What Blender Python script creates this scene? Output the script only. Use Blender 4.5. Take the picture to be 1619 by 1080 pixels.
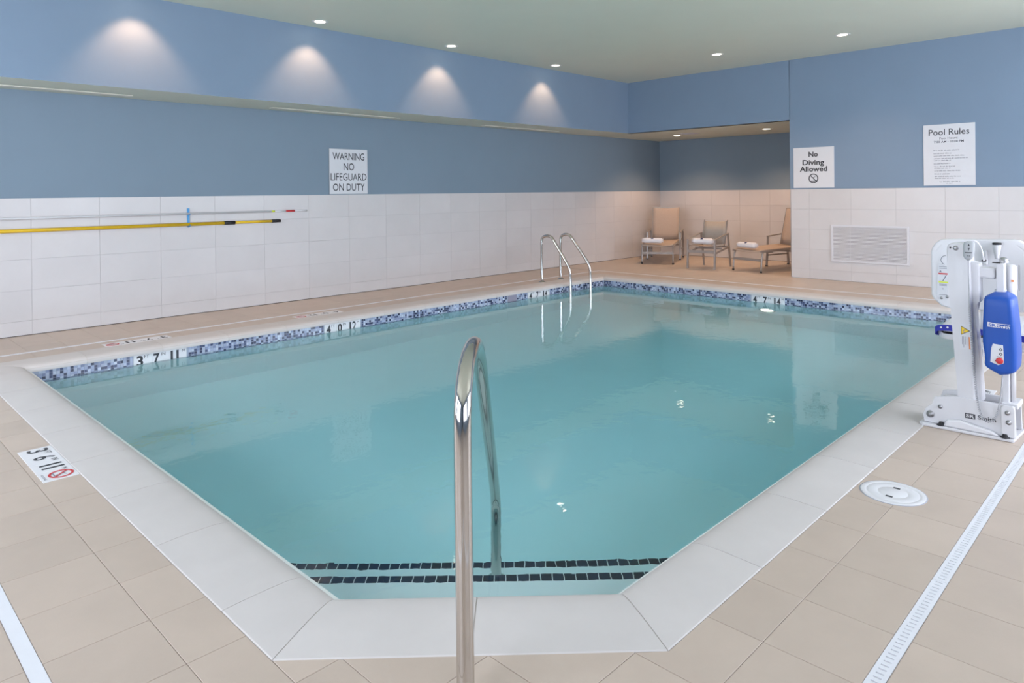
import bpy, bmesh, math, random
from mathutils import Vector, Matrix, noise
random.seed(7)
sc = bpy.context.scene
for o in list(bpy.data.objects):
    bpy.data.objects.remove(o)
C = sc.collection
PI = math.pi

# ------------------------------------------------------------------ camera
CAM_H = 1.357
F, CX, CY = 1104.47, 808.58, 308.63
YAW, PITCH, ROLL = 0.7763, -0.00325, -0.0118
fw = Vector((math.cos(YAW), math.sin(YAW), 0)); rt = Vector((math.sin(YAW), -math.cos(YAW), 0)); up = Vector((0, 0, 1))
fw2 = fw*math.cos(PITCH) + up*math.sin(PITCH); up2 = up*math.cos(PITCH) - fw*math.sin(PITCH)
rt3 = rt*math.cos(ROLL) + up2*math.sin(ROLL); up3 = up2*math.cos(ROLL) - rt*math.sin(ROLL)
cam = bpy.data.cameras.new('camera')
co = bpy.data.objects.new('camera', cam); C.objects.link(co)
m = Matrix.Identity(4)
for i in range(3):
    m[i][0] = rt3[i]; m[i][1] = up3[i]; m[i][2] = -fw2[i]
m[2][3] = CAM_H
co.matrix_world = m
cam.sensor_width = 36; cam.sensor_fit = 'HORIZONTAL'
cam.lens = 36*F/1619
cam.shift_x = (809.5-CX)/1619
cam.shift_y = (CY-540)/1619
cam.clip_start = .05
sc.camera = co
def proj(P):
    d = Vector(P) - Vector((0, 0, CAM_H)); z = d.dot(fw2)
    if z < .2: return None
    return CX + F*d.dot(rt3)/z, CY - F*d.dot(up3)/z

# ------------------------------------------------------------------ world, daylight, exposure
sc.view_settings.view_transform = 'Standard'
sc.view_settings.look = 'None'
sc.view_settings.gamma = 1
sc.view_settings.exposure = 0.13
sc.view_settings.use_curve_mapping = False
sc.cycles.max_bounces = 10
sc.cycles.diffuse_bounces = 5
sc.cycles.glossy_bounces = 5
sc.cycles.transmission_bounces = 8
sc.cycles.transparent_max_bounces = 8
sc.cycles.sample_clamp_indirect = 20
sc.cycles.blur_glossy = 0.0
sc.cycles.use_denoising = True
w = bpy.data.worlds.new('daylight'); sc.world = w
w.use_nodes = True
bg = w.node_tree.nodes['Background']
bg.inputs[0].default_value = (.62, .76, 1, 1); bg.inputs[1].default_value = 1.0
L, B, AX = 8.295, 10.762, 13.04          # left wall, back wall, back of the alcove
SOF, ZS, ZC = 7.516, 2.434, 3.363        # soffit face, soffit height, ceiling height
AY, WT = 4.506, 1.363                    # alcove edge, top of the wall tiles
FX, RY = -1.6, -1.6                      # window walls behind the camera
WATER = -.14
WINDOWS = [('front', .6, 3.0), ('front', 4.0, 6.9), ('right', -.6, 2.2), ('right', 3.2, 6.0), ('right', 7.0, 9.8)]
WIN_Z = (.5, 2.9)
def window_light(side, a, b, power):
    l = bpy.data.lights.new('window_daylight', 'AREA'); l.shape = 'RECTANGLE'
    l.size = b-a; l.size_y = WIN_Z[1]-WIN_Z[0]
    l.energy = power; l.color = (.86, .89, 1.0)
    o = bpy.data.objects.new('window_daylight', l); C.objects.link(o)
    zc = (WIN_Z[0]+WIN_Z[1])/2
    if side == 'front':
        o.location = (FX-.22, (a+b)/2, zc); o.rotation_euler = (PI/2, 0, -PI/2)
    else:
        o.location = ((a+b)/2, RY-.22, zc); o.rotation_euler = (PI/2, 0, 0)
    # area lights shine along their local -Z
    d = Vector((1, 0, 0)) if side == 'front' else Vector((0, 1, 0))
    o.rotation_euler = d.to_track_quat('-Z', 'Z').to_euler()
for (s_, a_, b_), p_ in zip(WINDOWS, (105, 205, 45, 175, 200)):
    window_light(s_, a_, b_, p_)

# ------------------------------------------------------------------ materials
def lin(c):
    c = c/255
    return c/12.92 if c <= .04045 else ((c+.055)/1.055)**2.4
def rgb(r, g, b): return (lin(r), lin(g), lin(b), 1)
MATS = {}
def mat(name, col, rough=.5, metal=0, spec=.5, var=0, vscale=3, objvar=0, bump=0, bscale=60, emit=None, stretch=None, coat=0):
    if name in MATS: return MATS[name]
    mt = bpy.data.materials.new(name); mt.use_nodes = True
    nt = mt.node_tree; N = nt.nodes; K = nt.links
    p = N['Principled BSDF']
    p.inputs['Base Color'].default_value = col
    p.inputs['Roughness'].default_value = rough
    p.inputs['Metallic'].default_value = metal
    p.inputs['Specular IOR Level'].default_value = spec
    if coat: p.inputs['Coat Weight'].default_value = coat
    geo = None
    if var or bump:
        geo = N.new('ShaderNodeNewGeometry')
        src = geo.outputs['Position']
        if stretch:
            mp = N.new('ShaderNodeMapping'); mp.inputs['Scale'].default_value = stretch
            K.new(src, mp.inputs['Vector']); src = mp.outputs['Vector']
    if var or objvar:
        val = None
        if var:
            nz = N.new('ShaderNodeTexNoise'); nz.noise_dimensions = '4D'
            nz.inputs['Scale'].default_value = vscale; nz.inputs['Detail'].default_value = 5; nz.inputs['Roughness'].default_value = .6
            K.new(src, nz.inputs['Vector'])
            if objvar:
                oi = N.new('ShaderNodeObjectInfo'); ml = N.new('ShaderNodeMath'); ml.operation = 'MULTIPLY'; ml.inputs[1].default_value = 20
                K.new(oi.outputs['Random'], ml.inputs[0]); K.new(ml.outputs[0], nz.inputs['W'])
            mr = N.new('ShaderNodeMapRange'); mr.inputs[1].default_value = .3; mr.inputs[2].default_value = .7
            mr.inputs[3].default_value = 1-var; mr.inputs[4].default_value = 1+var
            K.new(nz.outputs[0], mr.inputs[0]); val = mr.outputs[0]
        if objvar:
            oi2 = N.new('ShaderNodeObjectInfo')
            mr2 = N.new('ShaderNodeMapRange'); mr2.inputs[3].default_value = 1-objvar; mr2.inputs[4].default_value = 1+objvar
            K.new(oi2.outputs['Random'], mr2.inputs[0])
            if val is not None:
                mm = N.new('ShaderNodeMath'); mm.operation = 'MULTIPLY'; K.new(val, mm.inputs[0]); K.new(mr2.outputs[0], mm.inputs[1]); val = mm.outputs[0]
            else: val = mr2.outputs[0]
        vm = N.new('ShaderNodeVectorMath'); vm.operation = 'SCALE'; vm.inputs[0].default_value = col[:3]
        K.new(val, vm.inputs['Scale']); K.new(vm.outputs[0], p.inputs['Base Color'])
    if bump:
        nb = N.new('ShaderNodeTexNoise'); nb.inputs['Scale'].default_value = bscale; nb.inputs['Detail'].default_value = 4
        K.new(src, nb.inputs['Vector'])
        bn = N.new('ShaderNodeBump'); bn.inputs['Strength'].default_value = bump; bn.inputs['Distance'].default_value = .004
        K.new(nb.outputs[0], bn.inputs['Height']); K.new(bn.outputs[0], p.inputs['Normal'])
    if emit:
        p.inputs['Emission Color'].default_value = emit[0]; p.inputs['Emission Strength'].default_value = emit[1]
    MATS[name] = mt
    return mt
M_BLUE = mat('blue wall paint', (.195, .268, .362, 1), .55, spec=.3, var=.02, vscale=2, bump=.04, bscale=120)
M_BLUE2 = mat('greyer wall blue', (.19, .257, .322, 1), .55, spec=.3, var=.02, vscale=2, bump=.04, bscale=120)  # slightly greyer blue, used on the left and alcove walls
M_CEIL = mat('pale green ceiling paint', (.615, .64, .535, 1), .5, spec=.3, var=.015, vscale=1.5)
M_WTILE = mat('white wall tile', (.575, .555, .555, 1), .28, spec=.4, var=.03, vscale=2.5, objvar=.02)
M_GROUT = mat('wall grout', (.45, .435, .435, 1), .8)
M_DECK = mat('beige deck tile', (.49, .405, .34, 1), .38, spec=.35, var=.055, vscale=3.5, objvar=.035, bump=.08, bscale=140)
M_DGROUT = mat('deck grout', (.36, .30, .25, 1), .85)
M_COPING = mat('white coping stone', (.56, .53, .515, 1), .45, spec=.15, var=.03, vscale=5, objvar=.015, bump=.05, bscale=200)
M_CGROUT = mat('coping grout', (.5, .46, .43, 1), .85)
M_PLASTER = mat('pool plaster', (.80, .84, .84, 1), .7, spec=.2, var=.02, vscale=1.2)
M_NAVY = mat('navy step tile', (.012, .02, .045, 1), .2, var=.15, vscale=9, objvar=.3)
M_STEEL = mat('polished stainless steel', (.62, .59, .56, 1), .11, metal=1, bump=.01, bscale=90)
M_WHITE = mat('white plastic', (.66, .66, .68, 1), .3, spec=.5, var=.01, vscale=6)
M_WMETAL = mat('white powder coat', (.61, .61, .63, 1), .32, spec=.5, var=.01, vscale=8)
M_GRATE = mat('white drain plastic', (.68, .69, .73, 1), .4, var=.02, vscale=9)
M_TROUGH = mat('drain channel', (.36, .38, .44, 1), .6, var=.1, vscale=15)
M_SIGN = mat('sign plastic', (.62, .63, .66, 1), .4, var=.01, vscale=3)
M_INK = mat('dark grey ink', (.035, .037, .045, 1), .6, var=.05, vscale=20)
M_INK2 = mat('faded grey ink', (.22, .23, .27, 1), .6, var=.05, vscale=20)
M_BLACK = mat('black rubber', (.015, .015, .018, 1), .5, var=.1, vscale=20)
M_RED = mat('red paint', (.52, .03, .035, 1), .45, var=.05, vscale=20)
M_YEL = mat('yellow fibreglass', (.74, .47, .015, 1), .35, var=.04, vscale=6)
M_CAUT = mat('caution yellow', (.80, .55, .02, 1), .4, var=.02, vscale=20)
M_ORANGE = mat('label orange', (.75, .25, .06, 1), .5, var=.02, vscale=20)
M_LIME = mat('label yellow green', (.62, .72, .06, 1), .5, var=.02, vscale=20)
M_COVER = mat('blue vinyl cover', (.010, .072, .36, 1), .42, spec=.4, var=.05, vscale=7, bump=.25, bscale=18)
M_BELT = mat('blue webbing', (.012, .02, .30, 1), .6, var=.1, vscale=30)
M_HOOK = mat('light blue strap', (.06, .30, .62, 1), .45, var=.05, vscale=20)
M_GREY = mat('grey plastic', (.40, .42, .44, 1), .45, var=.02, vscale=15)
M_CABLE = mat('grey cable', (.36, .37, .39, 1), .5, var=.03, vscale=40)
M_BOLT = mat('dull steel bolt', (.36, .36, .37, 1), .35, metal=.8, var=.1, vscale=40)
M_FRAME = mat('taupe aluminium frame', (.33, .30, .28, 1), .35, metal=.35, var=.04, vscale=12)
M_SLING = mat('beige sling fabric', (.43, .345, .29, 1), .8, spec=.2, var=.04, vscale=40, bump=.2, bscale=300)
M_SLING2 = mat('taupe sling fabric', (.37, .335, .30, 1), .8, spec=.2, var=.04, vscale=40, bump=.2, bscale=300)
M_TOWEL = mat('white towel cotton', (.78, .77, .80, 1), .95, spec=.1, var=.02, vscale=30, bump=.6, bscale=260)
M_EMB = mat('navy embroidery', (.02, .03, .12, 1), .8, var=.1, vscale=80)
M_LAMP = mat('downlight lens', (.9, .88, .8, 1), .4, emit=((1, .86, .66, 1), 14), var=.01)
M_POOLLAMP = mat('pool light lens', (.9, .9, .85, 1), .3, emit=((1, .90, .70, 1), 16), var=.01)
M_TRIMW = mat('white lamp trim', (.78, .77, .74, 1), .4, var=.01)
M_DIFF = mat('cream diffuser', (.74, .72, .62, 1), .45, var=.01)
M_VENT = mat('white vent metal', (.60, .60, .63, 1), .4, var=.01)
M_VDARK = mat('vent duct', (.16, .165, .18, 1), .8, var=.05)
M_SKIM = mat('skimmer throat', (.27, .25, .32, 1), .5, var=.08, vscale=8)
M_WFRAME = mat('window frame aluminium', (.5, .51, .53, 1), .4, metal=.4, var=.02)
M_DARKJ = mat('dark floor joint', (.10, .085, .075, 1), .9, var=.1)

def mosaic_mat():
    mt = bpy.data.materials.new('glass mosaic'); mt.use_nodes = True
    nt = mt.node_tree; p = nt.nodes['Principled BSDF']
    a = nt.nodes.new('ShaderNodeAttribute'); a.attribute_name = 'tint'
    nt.links.new(a.outputs['Color'], p.inputs['Base Color'])
    p.inputs['Roughness'].default_value = .15
    return mt
M_MOSAIC = mosaic_mat()
def water_mat():
    mt = bpy.data.materials.new('pool water'); mt.use_nodes = True
    nt = mt.node_tree; N = nt.nodes; K = nt.links
    for n in list(N): N.remove(n)
    out = N.new('ShaderNodeOutputMaterial')
    g = N.new('ShaderNodeBsdfGlass'); g.inputs['IOR'].default_value = 1.33; g.inputs['Roughness'].default_value = 0.0
    g.inputs['Color'].default_value = (1, 1, 1, 1)
    geo = N.new('ShaderNodeNewGeometry')
    n1 = N.new('ShaderNodeTexNoise'); n1.inputs['Scale'].default_value = 2.2; n1.inputs['Detail'].default_value = 2
    n2 = N.new('ShaderNodeTexNoise'); n2.inputs['Scale'].default_value = 9.0; n2.inputs['Detail'].default_value = 2; n2.inputs['Distortion'].default_value = .4
    K.new(geo.outputs['Position'], n1.inputs['Vector']); K.new(geo.outputs['Position'], n2.inputs['Vector'])
    ad = N.new('ShaderNodeMath'); ad.operation = 'MULTIPLY_ADD'; ad.inputs[1].default_value = .5
    K.new(n2.outputs[0], ad.inputs[0]); K.new(n1.outputs[0], ad.inputs[2])
    b = N.new('ShaderNodeBump'); b.inputs['Strength'].default_value = 1; b.inputs['Distance'].default_value = .0022
    K.new(ad.outputs[0], b.inputs['Height']); K.new(b.outputs[0], g.inputs['Normal'])
    K.new(g.outputs[0], out.inputs['Surface'])
    v = N.new('ShaderNodeVolumeAbsorption'); v.inputs['Color'].default_value = (.29, .875, .92, 1); v.inputs['Density'].default_value = .32
    K.new(v.outputs[0], out.inputs['Volume'])
    return mt
M_WATER = water_mat()
def pane_mat():
    mt = bpy.data.materials.new('window glass'); mt.use_nodes = True
    nt = mt.node_tree; N = nt.nodes; K = nt.links
    for n in list(N): N.remove(n)
    out = N.new('ShaderNodeOutputMaterial'); t = N.new('ShaderNodeBsdfTransparent'); g = N.new('ShaderNodeBsdfGlossy')
    g.inputs['Roughness'].default_value = .02
    mx = N.new('ShaderNodeMixShader'); mx.inputs[0].default_value = .06
    K.new(t.outputs[0], mx.inputs[1]); K.new(g.outputs[0], mx.inputs[2]); K.new(mx.outputs[0], out.inputs['Surface'])
    return mt
M_PANE = pane_mat()

# ------------------------------------------------------------------ builders
class MB:
    """collects shapes into one bmesh; every shape takes coordinates of the thing's own frame"""
    def __init__(s): s.b = bmesh.new(); s.mi = 0
    def _new(s, verts, faces, smooth=False):
        vs = [s.b.verts.new(v) for v in verts]; out = []
        for f in faces:
            try:
                fc = s.b.faces.new([vs[i] for i in f]); fc.smooth = smooth; fc.material_index = s.mi; out.append(fc)
            except ValueError: pass
        return vs, out
    def box(s, a, c, bev=0, M=None):
        x0, y0, z0 = [min(p, q) for p, q in zip(a, c)]; x1, y1, z1 = [max(p, q) for p, q in zip(a, c)]
        V = [(x0, y0, z0), (x1, y0, z0), (x1, y1, z0), (x0, y1, z0), (x0, y0, z1), (x1, y0, z1), (x1, y1, z1), (x0, y1, z1)]
        if M is not None: V = [M @ Vector(v) for v in V]
        vs, fs = s._new(V, [(3, 2, 1, 0), (4, 5, 6, 7), (0, 1, 5, 4), (1, 2, 6, 5), (2, 3, 7, 6), (3, 0, 4, 7)])
        if bev:
            es = list({e for f in fs for e in f.edges})
            bmesh.ops.bevel(s.b, geom=es, offset=bev, segments=2, affect='EDGES', profile=.5)
        return s
    def bar(s, p, q, w, h, bev=0, upv=(0, 0, 1)):
        p, q = Vector(p), Vector(q); d = q-p; ln = d.length; x = d.normalized(); u = Vector(upv)
        y = u.cross(x)
        if y.length < 1e-4: y = Vector((0, 1, 0)).cross(x)
        y.normalize(); z = x.cross(y)
        M = Matrix(((x.x, y.x, z.x, p.x), (x.y, y.y, z.y, p.y), (x.z, y.z, z.z, p.z), (0, 0, 0, 1)))
        return s.box((0, -w/2, -h/2), (ln, w/2, h/2), bev, M)
    def tube(s, path, r, seg=12, caps=True):
        P = [Vector(p) for p in path]; n = len(P)
        rs = r if isinstance(r, (list, tuple)) else [r]*n
        tg = [(P[min(i+1, n-1)]-P[max(i-1, 0)]).normalized() for i in range(n)]
        a = Vector((0, 0, 1)) if abs(tg[0].z) < .9 else Vector((1, 0, 0))
        nrm = tg[0].cross(a).normalized(); rings = []
        for i in range(n):
            nrm = (nrm - tg[i]*nrm.dot(tg[i])).normalized(); bn = tg[i].cross(nrm)
            rings.append([P[i] + (nrm*math.cos(2*PI*k/seg) + bn*math.sin(2*PI*k/seg))*rs[i] for k in range(seg)])
        V = [v for rg in rings for v in rg]
        Fs = [(i*seg+k, i*seg+(k+1) % seg, (i+1)*seg+(k+1) % seg, (i+1)*seg+k) for i in range(n-1) for k in range(seg)]
        vs, fs = s._new(V, Fs, True)
        if caps:
            for rg in (vs[:seg][::-1], vs[-seg:]):
                try: f = s.b.faces.new(rg); f.material_index = s.mi
                except ValueError: pass
        return s
    def cyl(s, p, q, r, seg=20, bev=0):
        p, q = Vector(p), Vector(q)
        if bev:
            d = (q-p).normalized()
            return s.lathe([(0, 0), (r-bev, 0), (r, bev), (r, (q-p).length-bev), (r-bev, (q-p).length), (0, (q-p).length)], p, d, seg)
        return s.tube([p, q], r, seg)
    def lathe(s, prof, org, axis=(0, 0, 1), seg=24):
        org = Vector(org); ax = Vector(axis).normalized()
        a = Vector((1, 0, 0)) if abs(ax.x) < .9 else Vector((0, 1, 0))
        u = ax.cross(a).normalized(); v = ax.cross(u); V = []; Fs = []
        for r, h in prof:
            for k in range(seg):
                t = 2*PI*k/seg; V.append(org + ax*h + (u*math.cos(t)+v*math.sin(t))*max(r, 1e-5))
        for i in range(len(prof)-1):
            for k in range(seg):
                Fs.append((i*seg+k, i*seg+(k+1) % seg, (i+1)*seg+(k+1) % seg, (i+1)*seg+k))
        vs, fs = s._new(V, Fs, False)
        for f in fs: f.smooth = True
        for e in {e for f in fs for e in f.edges}:
            if len(e.link_faces) == 2 and e.link_faces[0].normal.angle(e.link_faces[1].normal, 0) > .6: e.smooth = False
        bmesh.ops.remove_doubles(s.b, verts=vs, dist=1e-5)
        return s
    def prism(s, poly, M, d, bev=0):
        """2D polygon in the xy plane of frame M, from z=0 to z=d"""
        n = len(poly)
        V = [M @ Vector((x, y, 0)) for x, y in poly] + [M @ Vector((x, y, d)) for x, y in poly]
        Fs = [tuple(range(n))[::-1], tuple(range(n, 2*n))] + [(i, (i+1) % n, n+(i+1) % n, n+i) for i in range(n)]
        vs, fs = s._new(V, Fs)
        if bev: bmesh.ops.bevel(s.b, geom=list({e for f in fs for e in f.edges}), offset=bev, segments=2, affect='EDGES', profile=.5)
        return s
    def annulus(s, M, r0, r1, d, seg=36):
        V = []; Fs = []
        for k in range(seg):
            t = 2*PI*k/seg; c, n = math.cos(t), math.sin(t)
            V += [M @ Vector((r0*c, r0*n, d)), M @ Vector((r1*c, r1*n, d)), M @ Vector((r1*c, r1*n, 0)), M @ Vector((r0*c, r0*n, 0))]
        for k in range(seg):
            a = 4*k; b_ = 4*((k+1) % seg)
            for j in range(4): Fs.append((a+j, a+(j+1) % 4, b_+(j+1) % 4, b_+j))
        s._new(V, Fs); return s
    def mesh_in(s, me, M):
        s._new([M @ v.co for v in me.vertices], [tuple(p.vertices) for p in me.polygons]); return s
    def loft(s, rings, caps=True):
        n = len(rings[0]); V = [v for r in rings for v in r]
        Fs = [(i*n+k, i*n+(k+1) % n, (i+1)*n+(k+1) % n, (i+1)*n+k) for i in range(len(rings)-1) for k in range(n)]
        vs, fs = s._new(V, Fs, True)
        if caps:
            for rg in (vs[:n][::-1], vs[-n:]):
                f = s.b.faces.new(rg); f.material_index = s.mi; f.smooth = True
        return s
    def data(s, name, m):
        me = bpy.data.meshes.new(name)
        bmesh.ops.recalc_face_normals(s.b, faces=s.b.faces)
        s.b.to_mesh(me); s.b.free()
        for x in (m if isinstance(m, (list, tuple)) else [m]): me.materials.append(x)
        return me

def link(name, me, parent=None, loc=(0, 0, 0), label=None):
    o = bpy.data.objects.new(name, me); C.objects.link(o); o.location = loc
    if parent: o.parent = parent
    if label: o['label'] = label
    return o
def obj(name, mb, m, parent=None, off=(0, 0, 0), label=None):
    """mesh from world coordinates; off = world position of the thing that carries it"""
    if any(off):
        for v in mb.b.verts: v.co -= Vector(off)
    return link(name, mb.data(name, m), parent, label=label)
def thing(name, label, cat, loc=(0, 0, 0), rz=0, group=None):
    o = bpy.data.objects.new(name, None); C.objects.link(o); o.location = loc; o.rotation_euler = (0, 0, rz)
    o.empty_display_size = .05
    o['label'] = label; o['category'] = cat
    if group: o['group'] = group
    return o
def tag(o, label, cat, group=None):
    o['label'] = label; o['category'] = cat
    if group: o['group'] = group
    return o
def struct(o, label, cat='structure'):
    o['kind'] = 'structure'; o['label'] = label; o['category'] = cat; return o
def dup(root, loc, rz, label, group=None):
    r = root.copy(); C.objects.link(r); r.location = loc; r.rotation_euler = (0, 0, rz); r['label'] = label
    if group: r['group'] = group
    for ch in list(root.children):
        c = ch.copy(); C.objects.link(c); c.parent = r
        for g in list(ch.children):
            d = g.copy(); C.objects.link(d); d.parent = c
    return r
def frame(org, right, upv):
    x = Vector(right).normalized(); y = Vector(upv).normalized(); z = x.cross(y)
    return Matrix(((x.x, y.x, z.x, org[0]), (x.y, y.y, z.y, org[1]), (x.z, y.z, z.z, org[2]), (0, 0, 0, 1)))
FONTC = {}
def glyphs(text, bold=0.0):
    k = (text, bold)
    if k not in FONTC:
        cu = bpy.data.curves.new('lettering', 'FONT'); cu.body = text; cu.size = 1; cu.offset = bold; cu.resolution_u = 3
        o = bpy.data.objects.new('lettering', cu); C.objects.link(o)
        bpy.context.view_layer.update()
        me = bpy.data.meshes.new_from_object(o)
        bpy.data.objects.remove(o); bpy.data.curves.remove(cu)
        xs = [v.co.x for v in me.vertices]; ys = [v.co.y for v in me.vertices]
        FONTC[k] = (me, min(xs), max(xs), min(ys), max(ys))
    return FONTC[k]
def put_text(mb, M, text, cx, cy, wd, ht, bold=0.0, lift=.0012, skew=0):
    """letters stretched to wd x ht, centred on cx, cy in frame M"""
    me, x0, x1, y0, y1 = glyphs(text, bold)
    S = Matrix.Identity(4); sx = wd/(x1-x0); sy = ht/(y1-y0)
    S[0][0] = sx; S[1][1] = sy; S[0][1] = skew*sy; S[0][3] = cx-sx*(x0+x1)/2-skew*sy*(y0+y1)/2; S[1][3] = cy-sy*(y0+y1)/2; S[2][3] = lift
    mb.mesh_in(me, M @ S); return mb
def flat(mb, M, x0, y0, x1, y1, lift=.0012):
    mb._new([M @ Vector(v) for v in ((x0, y0, lift), (x1, y0, lift), (x1, y1, lift), (x0, y1, lift))], [(0, 1, 2, 3)]); return mb
def poly(mb, M, pts, lift=.0012):
    mb._new([M @ Vector((x, y, lift)) for x, y in pts], [tuple(range(len(pts)))]); return mb
def nodive(mb, mbf, M, cx, cy, r):
    """prohibition ring in mb, diver and water line in mbf"""
    T = M @ Matrix.Translation((cx, cy, 0))
    mb.annulus(T, r*.80, r, .0014)
    R = T @ Matrix.Rotation(-PI/4, 4, 'Z'); flat(mb, R, -r*.85, -r*.09, r*.85, r*.09, .0016)
    poly(mbf, T, [(-.45*r, .40*r), (.10*r, -.22*r), (.18*r, -.12*r), (-.36*r, .48*r)])
    poly(mbf, T, [(-.10*r, .10*r), (.42*r, .30*r), (.40*r, .40*r), (-.16*r, .20*r)])
    poly(mbf, T, [(.16*r+.13*r*math.cos(a*PI/5), -.30*r+.13*r*math.sin(a*PI/5)) for a in range(10)])
    flat(mbf, T, -.55*r, -.62*r, .55*r, -.50*r)
def arc(c, r, a0, a1, n, ex, ez):
    c = Vector(c); ex = Vector(ex); ez = Vector(ez)
    return [c + ex*(r*math.cos(a0+(a1-a0)*i/n)) + ez*(r*math.sin(a0+(a1-a0)*i/n)) for i in range(n+1)]
def smooth_path(pts, it=3):
    P = [Vector(p) for p in pts]
    for _ in range(it):
        Q = [P[0]]
        for a, b_ in zip(P, P[1:]): Q += [a*.75+b_*.25, a*.25+b_*.75]
        Q.append(P[-1]); P = Q
    return P

# ------------------------------------------------------------------ tile helpers
TCACHE = {}
def clip(pl, n, d):
    """keep the part of a convex polygon where n.p <= d"""
    out = []
    for i in range(len(pl)):
        a, b_ = pl[i], pl[(i+1) % len(pl)]; da = n[0]*a[0]+n[1]*a[1]-d; db = n[0]*b_[0]+n[1]*b_[1]-d
        if da <= 0: out.append(a)
        if da*db < 0:
            t = da/(da-db); out.append((a[0]+(b_[0]-a[0])*t, a[1]+(b_[1]-a[1])*t))
    return out
def area(p): return .5*abs(sum(p[i][0]*p[(i+1) % len(p)][1]-p[(i+1) % len(p)][0]*p[i][1] for i in range(len(p))))
def tile_geo(pl, th, gap=.0012, ch=.0009):
    """flat tile with chamfered top: polygon about its own centre, top at z=0"""
    cx = sum(p[0] for p in pl)/len(pl); cy = sum(p[1] for p in pl)/len(pl)
    def inset(g):
        o = []
        for x, y in pl:
            dx, dy = x-cx, y-cy
            o.append((dx-math.copysign(min(g, abs(dx)*.5), dx), dy-math.copysign(min(g, abs(dy)*.5), dy)))
        return o
    a, b_ = inset(gap), inset(gap+ch); n = len(pl)
    V = [(x, y, -th) for x, y in a] + [(x, y, -ch) for x, y in a] + [(x, y, 0) for x, y in b_]
    Fs = [tuple(range(2*n, 3*n))] + [(i+k*n, (i+1) % n+k*n, (i+1) % n+(k+1)*n, i+(k+1)*n) for k in (0, 1) for i in range(n)]
    return (cx, cy), V, Fs
def tile_mesh(pl, th, m, name='tile'):
    c, V, Fs = tile_geo(pl, th)
    key = (name, m.name, tuple(round(x, 3) for v in V for x in v))
    if key not in TCACHE:
        me = bpy.data.meshes.new(name); me.from_pydata(V, [], Fs); me.materials.append(m); TCACHE[key] = me
    return c, TCACHE[key]
def rect(x0, y0, x1, y1): return [(x0, y0), (x1, y0), (x1, y1), (x0, y1)]

# ------------------------------------------------------------------ the room shell
CO_D, CO_C, CO_L, CO_B = .951, 1.122, 7.065, 9.255        # outer edge of the coping
E_OL, E_OR = (.951, 1.934), (1.779, 1.122)                # outer corners of the cut-off end
fl = MB(); ZF = -.003
def slab(pl, z1=ZF, z0=-.14):
    fl.prism(pl, Matrix.Translation((0, 0, z0)), z1-z0)
slab(rect(FX, RY, CO_D, L+.1)); slab(rect(CO_D, RY, CO_B, CO_C)); slab(rect(CO_D, CO_L, CO_B, L+.1)); slab(rect(CO_B, RY, AX+.1, L+.1))
slab([(CO_D, CO_C), E_OR, E_OL])
floor = struct(obj('floor', fl, M_DGROUT), 'beige tiled pool deck around the pool', 'floor')
gC, gD, gL, gB = (.618, .665), (.437, .480), (7.342, 7.388), (9.600, 9.647)   # drain strips
tiles = []
def grid(xs, ys, skip=None):
    for x0, x1 in zip(xs, xs[1:]):
        for y0, y1 in zip(ys, ys[1:]):
            if x1-x0 > .03 and y1-y0 > .03 and not (skip and skip(x0, x1, y0, y1)): tiles.append(rect(x0, y0, x1, y1))
def ladder(start, step, lo, hi, extra=()):
    k = math.floor((lo-start)/step)-1; v = []
    while start+k*step < hi:
        if start+k*step > lo: v.append(start+k*step)
        k += 1
    return sorted([lo, hi]+v)
gx = lambda lo, hi: ladder(2.317, .3048, lo, hi)
gy = lambda lo, hi: ladder(2.713, .3048, lo, hi)
# left of the cut end: rows run along the pool's near side
for xa, xb in ((CO_D, .773), (.773, gD[1]), (gD[0], .163), (.163, -.447), (-.447, -1.057), (-1.057, FX)):
    grid([xb, xa], gy(.939 if xb > .7 else gC[1], 8.295))
for ya, yb in ((CO_C, .939),):
    grid(gx(2.0122, CO_B), [yb, ya])
for ya, yb in ((.939, gC[1]), (gC[0], .329), (.329, -.281), (-.281, -.891), (-.891, RY)):
    grid(gx(.773 if ya > .7 else FX, CO_B), [yb, ya])
# corner between the cut end and the deck
nE = (E_OR[1]-E_OL[1], -(E_OR[0]-E_OL[0])); nE = (-nE[0], -nE[1])
if nE[0]*0+nE[1]*0 > nE[0]*E_OL[0]+nE[1]*E_OL[1]: nE = (-nE[0], -nE[1])
dE = nE[0]*E_OL[0]+nE[1]*E_OL[1]
for x0, x1 in zip(gx(CO_D, 2.0122), gx(CO_D, 2.0122)[1:]):
    ys = gy(.939, E_OL[1])
    for y0, y1 in zip(ys, ys[1:]):
        p = clip(rect(x0, y0, x1, y1), nE, dE)
        if x0 >= E_OR[0]-1e-6: p = clip(rect(x0, y0, x1, y1), (0, 1), CO_C)
        elif x1 > E_OR[0] and y0 < CO_C:
            yl_ = E_OL[1]-(x0-E_OL[0])*(E_OL[1]-E_OR[1])/(E_OR[0]-E_OL[0])
            p = [(x0, y0), (x1, y0), (x1, min(CO_C, y1)), E_OR, (x0, min(yl_, y1))]
        if len(p) > 2 and area(p) > .0006: tiles.append(p)
grid(gx(CO_D, CO_B), [CO_L, gL[0]]); grid(gx(CO_D, CO_B), [gL[1], 7.685, 8.295])
for xa, xb in ((CO_B, gB[0]), (gB[1], 9.865), (9.865, 10.475), (10.475, B)):
    grid([xa, xb], gy(RY, 8.295))
grid([B, 11.08, 11.69, 12.30, 12.91, AX], gy(AY, 8.295))
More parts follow.
